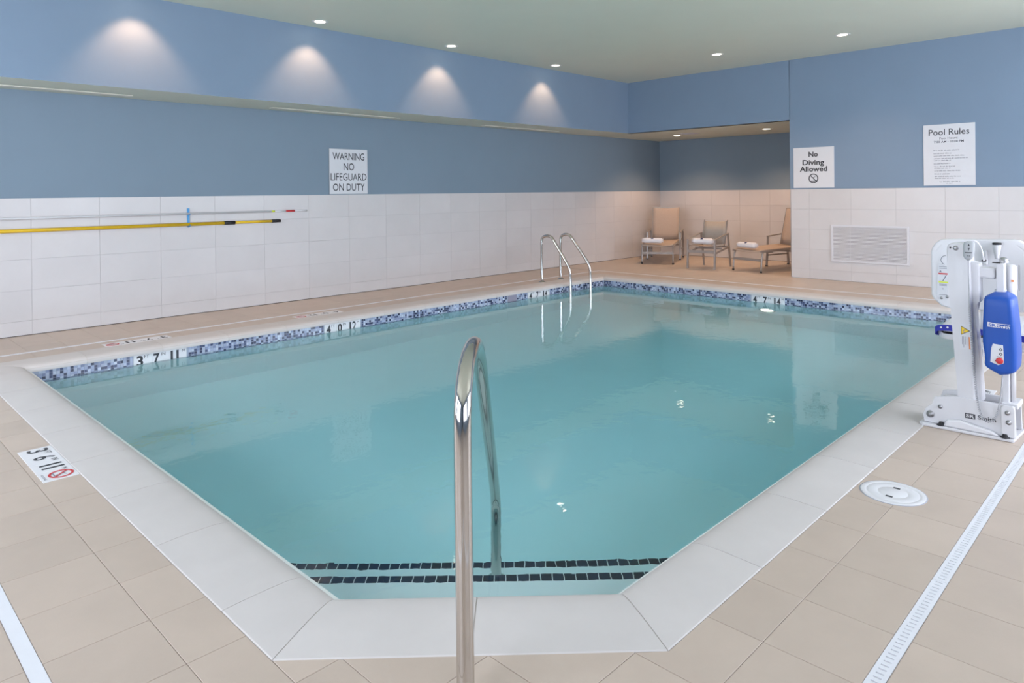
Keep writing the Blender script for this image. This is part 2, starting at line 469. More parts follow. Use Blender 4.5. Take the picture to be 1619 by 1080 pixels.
def px_area(pl, z=0):
    q = [proj((x, y, z)) for x, y in pl]
    if any(v is None for v in q): return 0
    cx = sum(v[0] for v in q)/len(q); cy = sum(v[1] for v in q)/len(q)
    if not (-60 < cx < 1680 and 250 < cy < 1140): return 0
    return area(q)
tiles.sort(key=lambda p: -px_area(p))
rest_v, rest_f = [], []
for i, p in enumerate(tiles):
    if i < 285 and px_area(p) > 25:
        c, me = tile_mesh(p, .008, M_DECK)
        o = link('tile', me, floor, (c[0], c[1], 0))
        o.rotation_euler = (random.uniform(-.0006, .0006), random.uniform(-.0006, .0006), 0)
    else:
        c, V, Fs = tile_geo(p, .008); n0 = len(rest_v)
        rest_v += [(x+c[0], y+c[1], z) for x, y, z in V]; rest_f += [tuple(n0+k for k in f) for f in Fs]
me = bpy.data.meshes.new('tile_field'); me.from_pydata(rest_v, [], rest_f); me.materials.append(M_DECK)
o = link('tile_field', me, floor); o['kind'] = 'stuff'

def wallbox(name, a, c, label, mts, pick=None):
    mb = MB(); mb.box(a, c)
    if pick:
        mb.b.normal_update()
        for f in mb.b.faces: f.material_index = pick(f.normal)
    return struct(obj(name, mb, mts), label, 'wall' if 'wall' in name else 'ceiling')
wl = wallbox('wall_left', (FX, L+.008, -.1), (AX+.1, L+.12, ZC), 'long left wall, blue paint above white tiles', M_BLUE2)
wb = MB(); wb.box((B+.008, RY, -.1), (B+.13, AY-.008, ZC)); wb.box((B, AY-.005, ZS), (B+.13, SOF+.01, ZC))
wb.box((B, RY, WT+.002), (B+.02, AY-.0005, ZC)); wb.box((B+.13, AY-.13, -.1), (AX+.1, AY-.008, ZC))
wb = struct(obj('wall_back', wb, M_BLUE), 'back wall with signs and vent, blue paint above white tiles', 'wall')
wa = wallbox('wall_alcove', (AX+.008, AY-.13, -.1), (AX+.12, L+.1, ZC), 'dark end wall of the seating alcove behind the lounge chairs', M_BLUE2)
wallbox('wall_soffit', (FX, SOF, ZS), (B+.05, L+.01, ZC), 'overhanging blue upper wall lit by four downlights', [M_BLUE, M_CEIL], lambda n: 1 if n.z < -.5 else 0)
wallbox('ceiling_alcove', (B+.02, AY-.02, ZS), (AX+.02, L+.01, ZS+.1), 'low ceiling of the seating alcove', M_CEIL)
wallbox('ceiling', (FX-.1, RY-.1, ZC), (AX+.1, L+.1, ZC+.1), 'pale green painted ceiling with recessed downlights', M_CEIL)
# tiles of the walls
def wall_tiles(parent, edges, zrows, place):
    gr = MB()
    for a, b_ in zip(edges, edges[1:]):
        for z0, z1 in zip(zrows, zrows[1:]):
            c, me = tile_mesh(rect(a, z0, b_, z1), .009, M_WTILE, 'tile')
            o = link('tile', me, parent); o.matrix_local = place(c[0], c[1])
ZR = [0.004, .145, .449, .753, 1.058, WT]
wall_tiles(wl, [.36]+[1.61+.6096*k for k in range(-1, 19)]+[AX], ZR, lambda u, z: frame((u, L, z), (1, 0, 0), (0, 0, 1)))
EB = sorted([4.216-.6*k for k in range(0, 7)]+[AY])
wall_tiles(wb, EB, ZR, lambda u, z: frame((B, u, z), (0, -1, 0), (0, 0, 1)))
EA = sorted([L-.6096*k for k in range(0, 7)]+[AY])
wall_tiles(wa, EA, ZR, lambda u, z: frame((AX, u, z), (0, -1, 0), (0, 0, 1)))
for par, a, c in ((wl, (FX, L+.003, 0), (AX, L+.01, WT-.002)), (wb, (B+.003, RY, 0), (B+.01, AY-.01, WT-.002)), (wa, (AX+.003, AY, 0), (AX+.01, L, WT-.002))):
    mb = MB(); mb.box(a, c); obj('grout', mb, M_GROUT, par)
mb = MB(); mb.box((B, AY-.0085, .004), (AX, AY-.001, WT)); obj('return_tile', mb, M_WTILE, wb)
mb = MB(); mb.box((FX, L-.006, -.001), (AX, L+.005, .005)); struct(obj('trim_1', mb, M_DARKJ), 'thin dark joint along the foot of the left wall', 'trim')
mb = MB(); mb.box((AX-.006, AY, -.001), (AX+.005, L, .005)); struct(obj('trim_2', mb, M_DARKJ), 'thin dark joint along the foot of the alcove wall', 'trim')

# window walls behind the camera
def window_wall(name, side, label):
    ops = [(a, b_) for s, a, b_ in WINDOWS if s == side]
    lo, hi = (RY-.15, L+.1) if side == 'front' else (FX-.15, AX)
    mb = MB(); z0, z1 = WIN_Z
    def bx(a, b_, za, zb):
        if side == 'front': mb.box((FX-.15, a, za), (FX, b_, zb))
        else: mb.box((a, RY-.15, za), (b_, RY, zb))
    bx(lo, hi, -.1, z0); bx(lo, hi, z1, ZC); c = lo
    for a, b_ in ops: bx(c, a, z0, z1); c = b_
    bx(c, hi, z0, z1)
    struct(obj(name, mb, M_BLUE), label, 'wall')
window_wall('wall_front', 'front', 'window wall behind the viewer at the near end')
window_wall('wall_right', 'right', 'window wall behind the viewer on the right side')
for i, (side, a, b_) in enumerate(WINDOWS):
    z0, z1 = WIN_Z
    def P(u, d, z): return (FX-d, u, z) if side == 'front' else (u, RY-d, z)
    mb = MB(); t = .05
    for u0, u1, za, zb in ((a, b_, z0, z0+t), (a, b_, z1-t, z1), (a, a+t, z0+t, z1-t), (b_-t, b_, z0+t, z1-t), ((a+b_)/2-.025, (a+b_)/2+.025, z0+t, z1-t)):
        mb.box(P(u0, .04, za), P(u1, .11, zb))
    wn = struct(obj('window_%d' % (i+1), mb, M_WFRAME), 'framed window number %s behind the viewer' % ('one two three four five'.split()[i]), 'window')
    for u0, u1 in ((a+t, (a+b_)/2-.025), ((a+b_)/2+.025, b_-t)):
        mb = MB(); mb.box(P(u0, .07, z0+t), P(u1, .078, z1-t)); obj('pane', mb, M_PANE, wn)

# ------------------------------------------------------------------ pool
WD, WC, WL, WB = 1.300, 1.455, 6.780, 8.980          # inner wall faces
ES = 3.412                                           # cut end: x + y
inner = [(WD, ES-WD), (ES-WC, WC), (WB, WC), (WB, WL), (WD, WL)]
ZB0, ZB1 = -1.20, -1.52
def zb(x): return ZB0 + (ZB1-ZB0)*(x-WD)/(WB-WD)
bm_ = MB()
top = -.05
V = [(x, y, top) for x, y in inner]+[(x, y, zb(x)) for x, y in inner]; n = len(inner)
bm_._new(V, [tuple(range(n, 2*n))]+[(i, (i+1) % n, n+(i+1) % n, n+i) for i in range(n)])
# outside shell so that the basin has thickness
outp = [(WD-.15, ES-WD-.3), (ES-WC-.3, WC-.15), (WB+.15, WC-.15), (WB+.15, WL+.15), (WD-.15, WL+.15)]
V = [(x, y, top) for x, y in outp]+[(x, y, -1.7) for x, y in outp]
bm_._new(V, [tuple(range(n, 2*n))[::-1]]+[(n+i, n+(i+1) % n, (i+1) % n, i) for i in range(n)])
bm_._new([(x, y, top) for x, y in inner]+[(x, y, top) for x, y in outp], [(i, (i+1) % n, n+(i+1) % n, n+i) for i in range(n)])
pool = struct(obj('pool_basin', bm_, M_PLASTER), 'white plastered swimming pool basin with tiled waterline and white coping', 'pool')
# coping: (outer start, outer end, inner start, inner end) for every side
IL_D, IL_C, IL_L, IL_B = 1.268, 1.425, 6.755, 8.955
E_IL, E_IR = (IL_D, 2.099), (1.948, IL_C)
PROF = [(0, -.05), (0, .0), (.012, .003), (.25, .006), (.5, .008), (.72, .007), (.84, .003), (.91, -.004), (.955, -.013), (.985, -.025), (1, -.040), (1, -.054), (.5, -.056)]
def stone(o0, o1, i0, i1, gap=.002):
    o0, o1, i0, i1 = [Vector(v) for v in (o0, o1, i0, i1)]
    d = (o1-o0).normalized()*gap
    o0, i0, o1, i1 = o0+d, i0+d, o1-d, i1-d
    A = [(*(o0.lerp(i0, s)), z) for s, z in PROF]; Bq = [(*(o1.lerp(i1, s)), z) for s, z in PROF]
    mb = MB(); k = len(PROF)
    vs, fs = mb._new(A+Bq, [(j, (j+1) % k, k+(j+1) % k, k+j) for j in range(k)], True)
    for j in range(k):
        if j in (0, 1, 2, 11, 12):
            e_ = mb.b.edges.get((vs[j], vs[k+j]))
            if e_: e_.smooth = False
    mb._new(A, [tuple(range(k))]); mb._new(Bq, [tuple(range(k))[::-1]])
    me = mb.data('coping_stone', M_COPING)
    link('coping_stone', me, pool)
def run(axis, marks, o_c, i_c, first, last):
    """straight run; first/last = (outer, inner) coordinates of the mitred ends along the axis"""
    ms = [first]+[(v, v) for v in marks]+[last]
    for (oa, ia), (ob, ib) in zip(ms, ms[1:]):
        if axis == 'y': stone((o_c, oa), (o_c, ob), (i_c, ia), (i_c, ib))
        else: stone((oa, o_c), (ob, o_c), (ia, i_c), (ib, i_c))
run('y', [2.283+.6096*k for k in range(0, 8)], CO_D, IL_D, (E_OL[1], E_IL[1]), (CO_L, IL_L))
run('x', [2.402+.612*k for k in range(0, 11)], CO_C, IL_C, (E_OR[0], E_IR[0]), (CO_B, IL_B))
run('y', [1.9+.6096*k for k in range(0, 9)], CO_B, IL_B, (CO_C, IL_C), (CO_L, IL_L))
run('x', [1.7+.6096*k for k in range(0, 13)], CO_L, IL_L, (CO_D, IL_D), (CO_B, IL_B))
mo = ((E_OL[0]+E_OR[0])/2, (E_OL[1]+E_OR[1])/2); mi = ((E_IL[0]+E_IR[0])/2, (E_IL[1]+E_IR[1])/2)
stone(E_OL, mo, E_IL, mi); stone(mo, E_OR, mi, E_IR)
cb = MB()
for o0, o1, i0, i1 in (((CO_D, E_OL[1]), (CO_D, CO_L), (IL_D, E_IL[1]), (IL_D, IL_L)), ((E_OR[0], CO_C), (CO_B, CO_C), (E_IR[0], IL_C), (IL_B, IL_C)),
                       ((CO_B, CO_C), (CO_B, CO_L), (IL_B, IL_C), (IL_B, IL_L)), ((CO_D, CO_L), (CO_B, CO_L), (IL_D, IL_L), (IL_B, IL_L)), (E_OL, E_OR, E_IL, E_IR)):
    pr = [(min(max(s, .004), .99), z-.0022 if z > -.02 else z+.001) for s, z in PROF]
    A = [(*(Vector(o0).lerp(Vector(i0), s)), z) for s, z in pr]; Bq = [(*(Vector(o1).lerp(Vector(i1), s)), z) for s, z in pr]; k = len(pr)
    cb._new(A+Bq, [(j, (j+1) % k, k+(j+1) % k, k+j) for j in range(k)], True)
obj('coping_joint', cb, M_CGROUT, pool)
# waterline mosaic of one inch glass tiles, too small to pick apart
PAL = [((.34, .39, .53), 34), ((.24, .28, .42), 18), ((.45, .50, .62), 22), ((.035, .045, .09), 24), ((.075, .095, .18), 18), ((.52, .58, .68), 8)]
pal = [c for c, k in PAL for _ in range(k)]
MARK_L = [(2.068, 2.525), (3.975, 4.432), (7.215, 7.672)]; MARK_B = (3.845, 4.302); SKIM = (6.80, 6.99)
mv, mf, mc = [], [], []
def mosaic(u0, u1, place, holes):
    p = .0254; k = int((u1-u0)/p)
    for i in range(k):
        u = u0+i*p
        if any(a-.012 < u+p/2 < b_+.012 for a, b_ in holes): continue
        for j in range(6):
            z = -.056-(j+1)*p; g = .0013; n0 = len(mv); t = .003
            mv.extend([place(u+g, z+g, t), place(u+p-g, z+g, t), place(u+p-g, z+p-g, t), place(u+g, z+p-g, t),
                       place(u+g, z+g, 0), place(u+p-g, z+g, 0), place(u+p-g, z+p-g, 0), place(u+g, z+p-g, 0)])
            fs = [(0, 1, 2, 3), (0, 4, 5, 1), (1, 5, 6, 2), (2, 6, 7, 3), (3, 7, 4, 0)]
            mf.extend([tuple(n0+q for q in f) for f in fs]); c = random.choice(pal); v = random.uniform(.85, 1.15)
            mc.extend([(c[0]*v, c[1]*v, c[2]*v, 1)]*5)
mosaic(WD, WB, lambda u, z, t: (u, WL-t, z), MARK_L+[SKIM])
mosaic(WC, WL, lambda u, z, t: (WB-t, u, z), [MARK_B])
mosaic(ES-WC, WB, lambda u, z, t: (u, WC+t, z), [])
mosaic(ES-WD, WL, lambda u, z, t: (WD+t, u, z), [])
r2 = math.sqrt(.5)
mosaic(0, (ES-WC-WD)/r2, lambda u, z, t: (WD+u*r2+t*r2, ES-WD-u*r2+t*r2, z), [])
me = bpy.data.meshes.new('waterline_mosaic'); me.from_pydata(mv, [], mf); me.materials.append(M_MOSAIC)
at = me.color_attributes.new('tint', 'FLOAT_COLOR', 'CORNER')
flatc = [c for f, col in zip(mf, mc) for _ in f for c in col]
at.data.foreach_set('color', flatc)
o = link('waterline_mosaic', me, pool); o['kind'] = 'stuff'
mb = MB()
mb.box((WD, WL-.001, -.21), (WB, WL+.02, -.052)); mb.box((WB-.001, WC, -.21), (WB+.02, WL, -.052)); mb.box((ES-WC, WC-.02, -.21), (WB, WC+.001, -.052)); mb.box((WD-.02, ES-WD, -.21), (WD+.001, WL, -.052))
obj('waterline_grout', mb, mat('waterline grout', (.36, .40, .50, 1), .8, var=.03), pool)
# skimmer mouth
mb = MB(); mb.mi = 0; mb.box((SKIM[0]+.008, WL-.004, -.24), (SKIM[1]-.008, WL+.01, -.058), .002)
sk = obj('skimmer_mouth', mb, M_SKIM, pool, label='grey skimmer mouth in the mosaic')
# steps across the cut end
STEPS = [(3.72, -.24), (4.36, -.54), (4.88, -.84)]
for s, z in STEPS:
    mb = MB(); mb.prism([(WD, ES-WD), (ES-WC, WC), (s-WC, WC), (WD, s-WD)], Matrix.Translation((0, 0, -1.3)), z+1.3)
    st = obj('step', mb, M_PLASTER, pool)
    a = Vector((WD, s-WD, z)); d = Vector((r2, -r2, 0)); nrm = Vector((r2, r2, 0)); ln = (s-WC-WD)/r2
    mbt = MB(); mbt.box((-.0235, -.0235, -.004), (.0235, .0235, .0015), .001)
    mbt.box((-.0235, .0225, -.022), (.0235, .0255, .0015)); tm = mbt.data('tile', M_NAVY)
    k = int(ln/.051)
    for i in range(k):
        t = link('tile', tm, st); c = a + d*(.03+i*.051) - nrm*.0245
        t.matrix_local = frame(c, d, nrm)
    mb = MB()
    mb.box((0, -.0495, -.01), (ln, -.0, .0004), 0, frame(a, d, nrm)); obj('tile_joint', mb, mat('white step grout', (.7, .72, .72, 1), .8), st)
# water
wtr = MB(); e = .02
wp = [(WD-e, ES-WD-e*.4), (ES-WC-e*.4, WC-e), (WB+e, WC-e), (WB+e, WL+e), (WD-e, WL+e)]
wtr.prism(wp, Matrix.Translation((0, 0, -1.62)), 1.62+WATER)
struct(obj('water', wtr, M_WATER), 'calm teal water filling the swimming pool', 'water')
# pool light below the surface of the far end
t = thing('pool_light', 'round lit underwater lamp in the far pool wall below the depth marker', 'lamp', (WB, 4.085, -.70))
mb = MB(); mb.lathe([(.115, -.02), (.115, .006), (.10, .014), (.085, .014), (.085, .004)], (0, 0, 0), (-1, 0, 0), 28); obj('rim', mb, M_STEEL, t)
mb = MB(); mb.lathe([(.085, .002), (.075, .012), (.05, .018), (0, .02)], (0, 0, 0), (-1, 0, 0), 28); obj('lens', mb, M_POOLLAMP, t)

# ------------------------------------------------------------------ depth markers
def depth_marker(org, right, upv, txt, label, wd=.457, ht=.152, deck=False):
    """four or three white six inch tiles with black numerals"""
    M = frame(org, right, upv); t = thing('depth_marker', label, 'depth marker', org)
    T = Matrix.Translation(Vector(org)).inverted() @ M
    k = round(wd/.152)
    for i in range(k):
        x0 = -wd/2+i*wd/k
        mb = MB(); mb.box((x0+.0006, -ht/2, -.004), (x0+wd/k-.0006, ht/2, .0015), .0008, T); obj('tile', mb, mat('white marker tile', (.70, .70, .72, 1), .3, var=.01, objvar=.01), t)
    mb = MB(); ft, inch, mm = txt
    nw = .457; x = -wd/2
    hh, cy, bd = (.098, .006, .016) if deck else (.094, .020, .034); z = .0022; ty = cy+hh*.5-.014
    put_text(mb, T, ft, x+.052, cy, .054, hh, bd, z)
    put_text(mb, T, 'FT', x+.108, ty, .040, .028, .0, z)
    put_text(mb, T, inch, x+.192, cy, .054, hh, bd, z)
    put_text(mb, T, 'IN', x+.250, ty, .036, .028, .0, z)
    put_text(mb, T, mm[0], x+.325, cy, .021 if mm[0] == '1' else .046, hh, bd*.5, z)
    put_text(mb, T, mm[1], x+.376, cy, .021 if mm[1] == '1' else .048, hh, bd*.5, z)
    put_text(mb, T, 'M', x+.428, ty+.002, .024, .024, .0, z)
    obj('lettering', mb, M_INK, t)
    if deck:
        r, f = MB(), MB(); nodive(r, f, T @ Matrix.Translation((0, 0, .002)), wd/2-.068, .012, .054); obj('prohibition_ring', r, M_RED, t); obj('diver_symbol', f, M_INK2, t)
        mb = MB(); put_text(mb, T, 'NO DIVING', wd/2-.068, -.060, .085, .011, 0, .0022); obj('small_lettering', mb, M_INK2, t)
    return t
zc_ = -.056-.076
depth_marker((2.2965, WL-.004, zc_), (1, 0, 0), (0, 0, 1), ('3', '7', '11'), 'depth marker nearest the left pool corner, reading three feet seven')
depth_marker((4.2035, WL-.004, zc_), (1, 0, 0), (0, 0, 1), ('4', '0', '12'), 'depth marker reading four feet zero, midway along the left pool wall')
depth_marker((7.4435, WL-.004, zc_), (1, 0, 0), (0, 0, 1), ('4', '7', '14'), 'depth marker beside the steel pool ladder and skimmer mouth')
depth_marker((WB-.004, 4.0735, zc_), (0, -1, 0), (0, 0, 1), ('4', '7', '14'), 'depth marker in the far end wall above the lit underwater lamp')
depth_marker((.873, 4.213, .001), (0, -1, 0), (1, 0, 0), ('3', '6', '11'), 'white deck marker with red no-diving circle on the near left deck', .57, deck=True)
depth_marker((2.22, 7.15, .001), (-1, 0, 0), (0, -1, 0), ('3', '7', '11'), 'deck marker behind the left coping near the left corner, seen at a grazing angle', .57, deck=True)
depth_marker((4.12, 7.15, .001), (-1, 0, 0), (0, -1, 0), ('4', '0', '12'), 'deck marker behind the left coping midway along, seen at a grazing angle', .57, deck=True)
depth_marker((5.28, 1.035, .001), (-1, 0, 0), (0, -1, 0), ('4', '0', '12'), 'deck depth marker partly hidden behind the foot of the pool lift', .57, deck=True)

# ------------------------------------------------------------------ drains and lid
def drain(name_label, a, b_, axis, c0, c1, plain=False):
    t = thing('floor_drain', name_label, 'drain', ((a+b_)/2, (c0+c1)/2, 0) if axis == 'x' else ((c0+c1)/2, (a+b_)/2, 0))
    loc = t.location
    def bx(mb, u0, u1, v0, v1, z0, z1):
        if axis == 'x': mb.box((u0, v0, z0), (u1, v1, z1))
        else: mb.box((v0, u0, z0), (v1, u1, z1))
    k = max(1, round((b_-a)/1.22)); ln = (b_-a)/k
    mb = MB(); bx(mb, a, b_, c0, c1, -.012, -.0045); obj('channel', mb, M_TROUGH, t, loc)
    W = c1-c0
    for i in range(k):
        u0, u1 = a+i*ln+.0008, a+(i+1)*ln-.0008; mb = MB()
        bx(mb, u0, u1, c0+.001, c0+W*.27, -.0044, .0012); bx(mb, u0, u1, c1-W*.27, c1-.001, -.0044, .0012)
        if plain: bx(mb, u0, u1, c0+W*.27, c1-W*.27, -.0044, .0011)
        n_ = int((u1-u0)/.0225)
        for j in range(0 if plain else n_+1):
            p = u0+j*(u1-u0)/(n_+.35); bx(mb, p, min(p+.0165, u1), c0+W*.27, c1-W*.27, -.0044, .0011)
        obj('grate_section', mb, M_GRATE, t, loc)
drain('white slotted drain strip running along the right deck', gD[0], gB[1], 'x', *gC)
drain('plain white drain strip at the bottom left corner of the deck', gC[1], gL[0], 'y', *gD, plain=True)
drain('thin white drain strip between pool and left wall', gD[0], gB[1], 'x', *gL)
drain('thin white drain strip between pool and back wall', gC[1], gL[0], 'y', *gB)
t = thing('skimmer_lid', 'round white skimmer lid set in the right deck', 'lid', (3.398, .976, 0))
mb = MB(); mb.lathe([(0, -.006), (.128, -.006), (.130, .002), (.1285, .003), (.108, .0031), (.107, .0026), (.105, .0026), (.104, .0031), (.062, .0032), (.061, .0027), (.059, .0027), (.058, .0032), (0, .0033)], (0, 0, 0), (0, 0, 1), 48)
obj('cover_plate', mb, M_WHITE, t)
mb = MB(); mb.lathe([(.131, -.006), (.1345, -.006), (.1345, .0012), (.131, .0012)], (0, 0, 0), (0, 0, 1), 48); obj('rim', mb, M_TROUGH, t)
for k in (-1, 1):
    mb = MB(); mb.box((k*.055-.008, -.014, .0028), (k*.055+.008, .014, .0036), .0006, Matrix.Rotation(.0, 4, 'Z')); obj('finger_slot', mb, M_INK, t)

# ------------------------------------------------------------------ lamps
def downlight(x, y, z, label, power, half=50, blend=.75, grp=None, tilt=0):
    t = thing('recessed_downlight', label, 'lamp', (x, y, z), 0, grp)
    if 'dl' not in TCACHE:
        mb = MB(); mb.lathe([(.060, .0), (.060, -.003), (.078, -.005), (.092, -.003), (.094, 0)], (0, 0, 0), (0, 0, 1), 32); TCACHE['dl'] = mb.data('trim_ring', M_TRIMW)
        mb = MB(); mb.lathe([(0, -.0026), (.04, -.0026), (.060, -.0012)], (0, 0, 0), (0, 0, 1), 28); TCACHE['dn'] = mb.data('lens', M_LAMP)
    link('trim_ring', TCACHE['dl'], t); link('lens', TCACHE['dn'], t)
    l = bpy.data.lights.new('lamp_beam', 'SPOT'); l.energy = power; l.color = (1, .53, .28) if tilt else (1, .62, .38); l.spot_size = math.radians(2*half); l.spot_blend = blend; l.shadow_soft_size = .045
    o = bpy.data.objects.new('lamp_beam', l); C.objects.link(o); o.parent = t; o.location = (0, 0, -.02); o.rotation_euler = (math.radians(tilt), 0, 0)
for i, x in enumerate((2.33, 4.233, 6.227, 8.387)):
    downlight(x, 7.225, ZC, 'ceiling downlight above the ' + ('nearest', 'second', 'third', 'farthest')[i] + ' light cone on the soffit wall', 50, 43, .6, tilt=14)
downlight(9.49, 5.04, ZC, 'ceiling downlight before the back wall, above the alcove opening', 80, 60, .8)
downlight(9.52, 3.28, ZC, 'ceiling downlight before the back wall, nearer the pool rules sign', 80, 60, .8)
downlight(11.94, 7.20, ZS, 'alcove downlight over the left lounge chair', 85, 64, .6)
downlight(11.99, 5.43, ZS, 'alcove downlight over the right lounge chair', 85, 64, .6)
for i, (a, b_) in enumerate(((-.1, 2.48), (4.05, 5.95), (7.6, 9.4))):
    o = MB(); o.box((a, 8.03, ZS-.006), (b_, 8.13, ZS+.004), .002)
    tag(obj('linear_diffuser', o, M_DIFF), ('near', 'middle', 'far')[i]+' long cream slot diffuser under the soffit', 'diffuser')
t = thing('ceiling_vent', 'small pale vent in the alcove ceiling', 'vent', (11.7, 6.8, ZS))
mb = MB(); mb.box((-.15, -.15, -.006), (.15, .15, .002), .002); obj('vent_plate', mb, M_VENT, t)
for k in range(4):
    mb = MB(); mb.box((-.12, -.11+k*.062, -.011), (.12, -.09+k*.062, -.005)); obj('slat', mb, M_VENT, t)

# ------------------------------------------------------------------ signs and vent
def sign_board(label, org, right, wd, ht):
    t = thing('wall_sign', label, 'sign', org); M = frame((0, 0, 0), right, (0, 0, 1))
    mb = MB(); mb.box((-wd/2, -ht/2, 0), (wd/2, ht/2, .008), .001, M); obj('board', mb, M_SIGN, t)
    return t, M @ Matrix.Translation((0, 0, .008))
t, M = sign_board('white sign reading WARNING NO LIFEGUARD ON DUTY', (5.269, L, 1.676), (1, 0, 0), .60, .612)
mb = MB()
for s, y, wd in (('WARNING', .205, .50), ('NO', .065, .165), ('LIFEGUARD', -.075, .565), ('ON DUTY', -.215, .50)): put_text(mb, M, s, 0, y, wd, .100, .004)
obj('lettering', mb, M_INK, t)
t, M = sign_board('white sign reading No Diving Allowed beside the alcove opening', (B, 4.147, 1.688), (0, -1, 0), .605, .615)
mb = MB()
for s, y, wd, h in (('No', .200, .140, .078), ('Diving', .078, .325, .104), ('Allowed', -.022, .41, .080)): put_text(mb, M, s, 0, y-(.012 if s == 'Diving' else 0), wd, h, .028)
obj('lettering', mb, M_INK, t)
r, f = MB(), MB(); nodive(r, f, M, 0, -.165, .072); obj('prohibition_ring', r, M_INK, t); obj('diver_symbol', f, M_INK, t)
t, M = sign_board('tall white Pool Rules sign with hours and rows of small print', (B, 2.365, 1.80), (0, -1, 0), .60, .82)
mb = MB(); put_text(mb, M, 'Pool Rules', 0, .305, .47, .082, .004); obj('title_lettering', mb, M_INK, t)
mb = MB(); put_text(mb, M, 'Pool Hours:', .0, .222, .215, .030); put_text(mb, M, '7:00 AM - 10:00 PM', .0, .176, .345, .031, .01); obj('hours_lettering', mb, mat('grey ink', (.12, .125, .15, 1), .6, var=.02), t)
mb = MB()
for yy, x0, wd in ((470, 380, 340), (512, 380, 240), (545, 383, 400), (580, 385, 440), (607, 385, 230), (648, 385, 230), (685, 388, 280), (710, 390, 210), (745, 390, 350), (787, 392, 210), (820, 395, 350), (845, 395, 270), (890, 460, 270), (912, 550, 80)):
    x = (x0-245)/1128-.30; xe = x+wd/1128; y = .41-(yy-120)/1000
    while x < xe-.008:
        l_ = min(random.uniform(.014, .05), xe-x)
        xx = x
        while xx < x+l_-.003:      # illegible strokes standing for the small print
            flat(mb, M, xx, y-.006, xx+.0035, y+random.choice((.004, .004, .008))); xx += .0062
        x += l_+.008
obj('small_print', mb, M_INK2, t)['kind'] = 'stuff'
t = thing('wall_vent', 'white louvred air vent low in the back wall', 'vent', (B, 3.375, .555)); M = frame((0, 0, 0), (0, -1, 0), (0, 0, 1))
mb = MB(); W2, H2, bw = .522, .272, .028
for a, c in (((-W2, -H2, 0), (W2, -H2+bw, .014)), ((-W2, H2-bw, 0), (W2, H2, .014)), ((-W2, -H2+bw, 0), (-W2+bw, H2-bw, .014)), ((W2-bw, -H2+bw, 0), (W2, H2-bw, .014)), ((-.255, -H2+bw, 0), (-.251, H2-bw, .006)), ((.251, -H2+bw, 0), (.255, H2-bw, .006))): mb.box(a, c, .0015, M)
obj('frame', mb, M_VENT, t)
mb = MB(); mb.box((-W2+bw, -H2+bw, .0005), (W2-bw, H2-bw, .002), 0, M); obj('backing', mb, M_VDARK, t)
mb = MB(); mb.box((-W2+bw, -.0015, -.0075), (W2-bw, .0015, .0075)); sm = mb.data('slat', M_VENT)
ns = 26
for k in range(ns):
    o = link('slat', sm, t); o.matrix_local = M @ Matrix.Translation((0, -H2+bw+(k+.5)*(2*H2-2*bw)/ns, .008)) @ Matrix.Rotation(math.radians(58), 4, 'X')

# ------------------------------------------------------------------ poles on the left wall
def pole(name, label, y, z, x0, x1, r, m_):
    t = thing(name, label, 'pole', (x1, y, z)); return t, Vector((x1, y, z))
t, o_ = pole('telescopic_pole', 'thin white telescopic pole with red band, upper of two on the wall', 8.262, 1.162, -1.2, 4.615, .011, None)
for nm, a, b_, r, m_ in (('shaft', -1.2, 4.28, .0115, M_WMETAL), ('yellow_band', 4.13, 4.17, .0122, M_LIME), ('label_band', 4.17, 4.32, .0120, M_SIGN), ('red_band', 4.32, 4.44, .0135, M_RED), ('tip', 4.44, 4.615, .0125, M_WHITE)):
    mb = MB(); mb.cyl((a, 8.262, 1.162), (b_, 8.262, 1.162), r, 14); obj(nm, mb, m_, t, o_)
t, o_ = pole('telescopic_pole', 'yellow telescopic pole with black grips, lower of two on the wall', 8.262, 1.040, -1.2, 4.244, .016, None)
for nm, a, b_, r, m_ in (('shaft', -1.2, 3.56, .019, M_YEL), ('clamp', 3.53, 3.66, .0225, M_BLACK), ('inner_shaft', 3.62, 4.16, .0165, M_YEL), ('grip', 4.13, 4.244, .019, M_BLACK)):
    mb = MB(); mb.cyl((a, 8.262, 1.040), (b_, 8.262, 1.040), r, 16); obj(nm, mb, m_, t, o_)
def hook(x, label):
    t = thing('pole_hanger', label, 'hanger', (x, L, 1.12))
    mb = MB(); mb.box((x-.012, 8.281, 1.005), (x+.012, L, 1.225), .003); obj('strap', mb, M_HOOK, t, (x, L, 1.12))
    for z, r in ((1.162, .016), (1.040, .0235)):
        mb = MB(); mb.tube(arc((x, 8.262, z), r+.004, PI*.10, -PI*1.0, 12, (0, 1, 0), (0, 0, 1)), .0045, 8); obj('hook', mb, M_HOOK, t, (x, L, 1.12))
hook(3.13, 'light blue hanger strap holding the two poles on the wall')

# ------------------------------------------------------------------ stair handrail
A0 = Vector((1.233, 1.404, 0)); dr = Vector((1.11, 1.027, 0)).normalized()
t = thing('pool_handrail', 'large polished steel handrail over the steps at the near end', 'handrail', A0)
ctrl = [(0, .0), (0, .40), (0, .70), (.01, .80), (.12, .868), (.29, .884), (.46, .862), (.60, .775), (.73, .66), (1.43, -.03), (1.53, -.16), (1.51, -.40), (1.46, -.835)]
path = smooth_path([A0+dr*u+Vector((0, 0, z)) for u, z in ctrl], 3)
mb = MB(); mb.tube(path, .0240, 24); obj('rail_tube', mb, M_STEEL, t, A0)
for (u, z) in ((0, .0), (1.46, -.84)):
    c = A0+dr*u; mb = MB(); mb.lathe([(.024, .018), (.03, .016), (.044, .005), (.047, 0)], (c.x, c.y, z+.002), (0, 0, 1), 28); obj('escutcheon', mb, M_STEEL, t, A0)
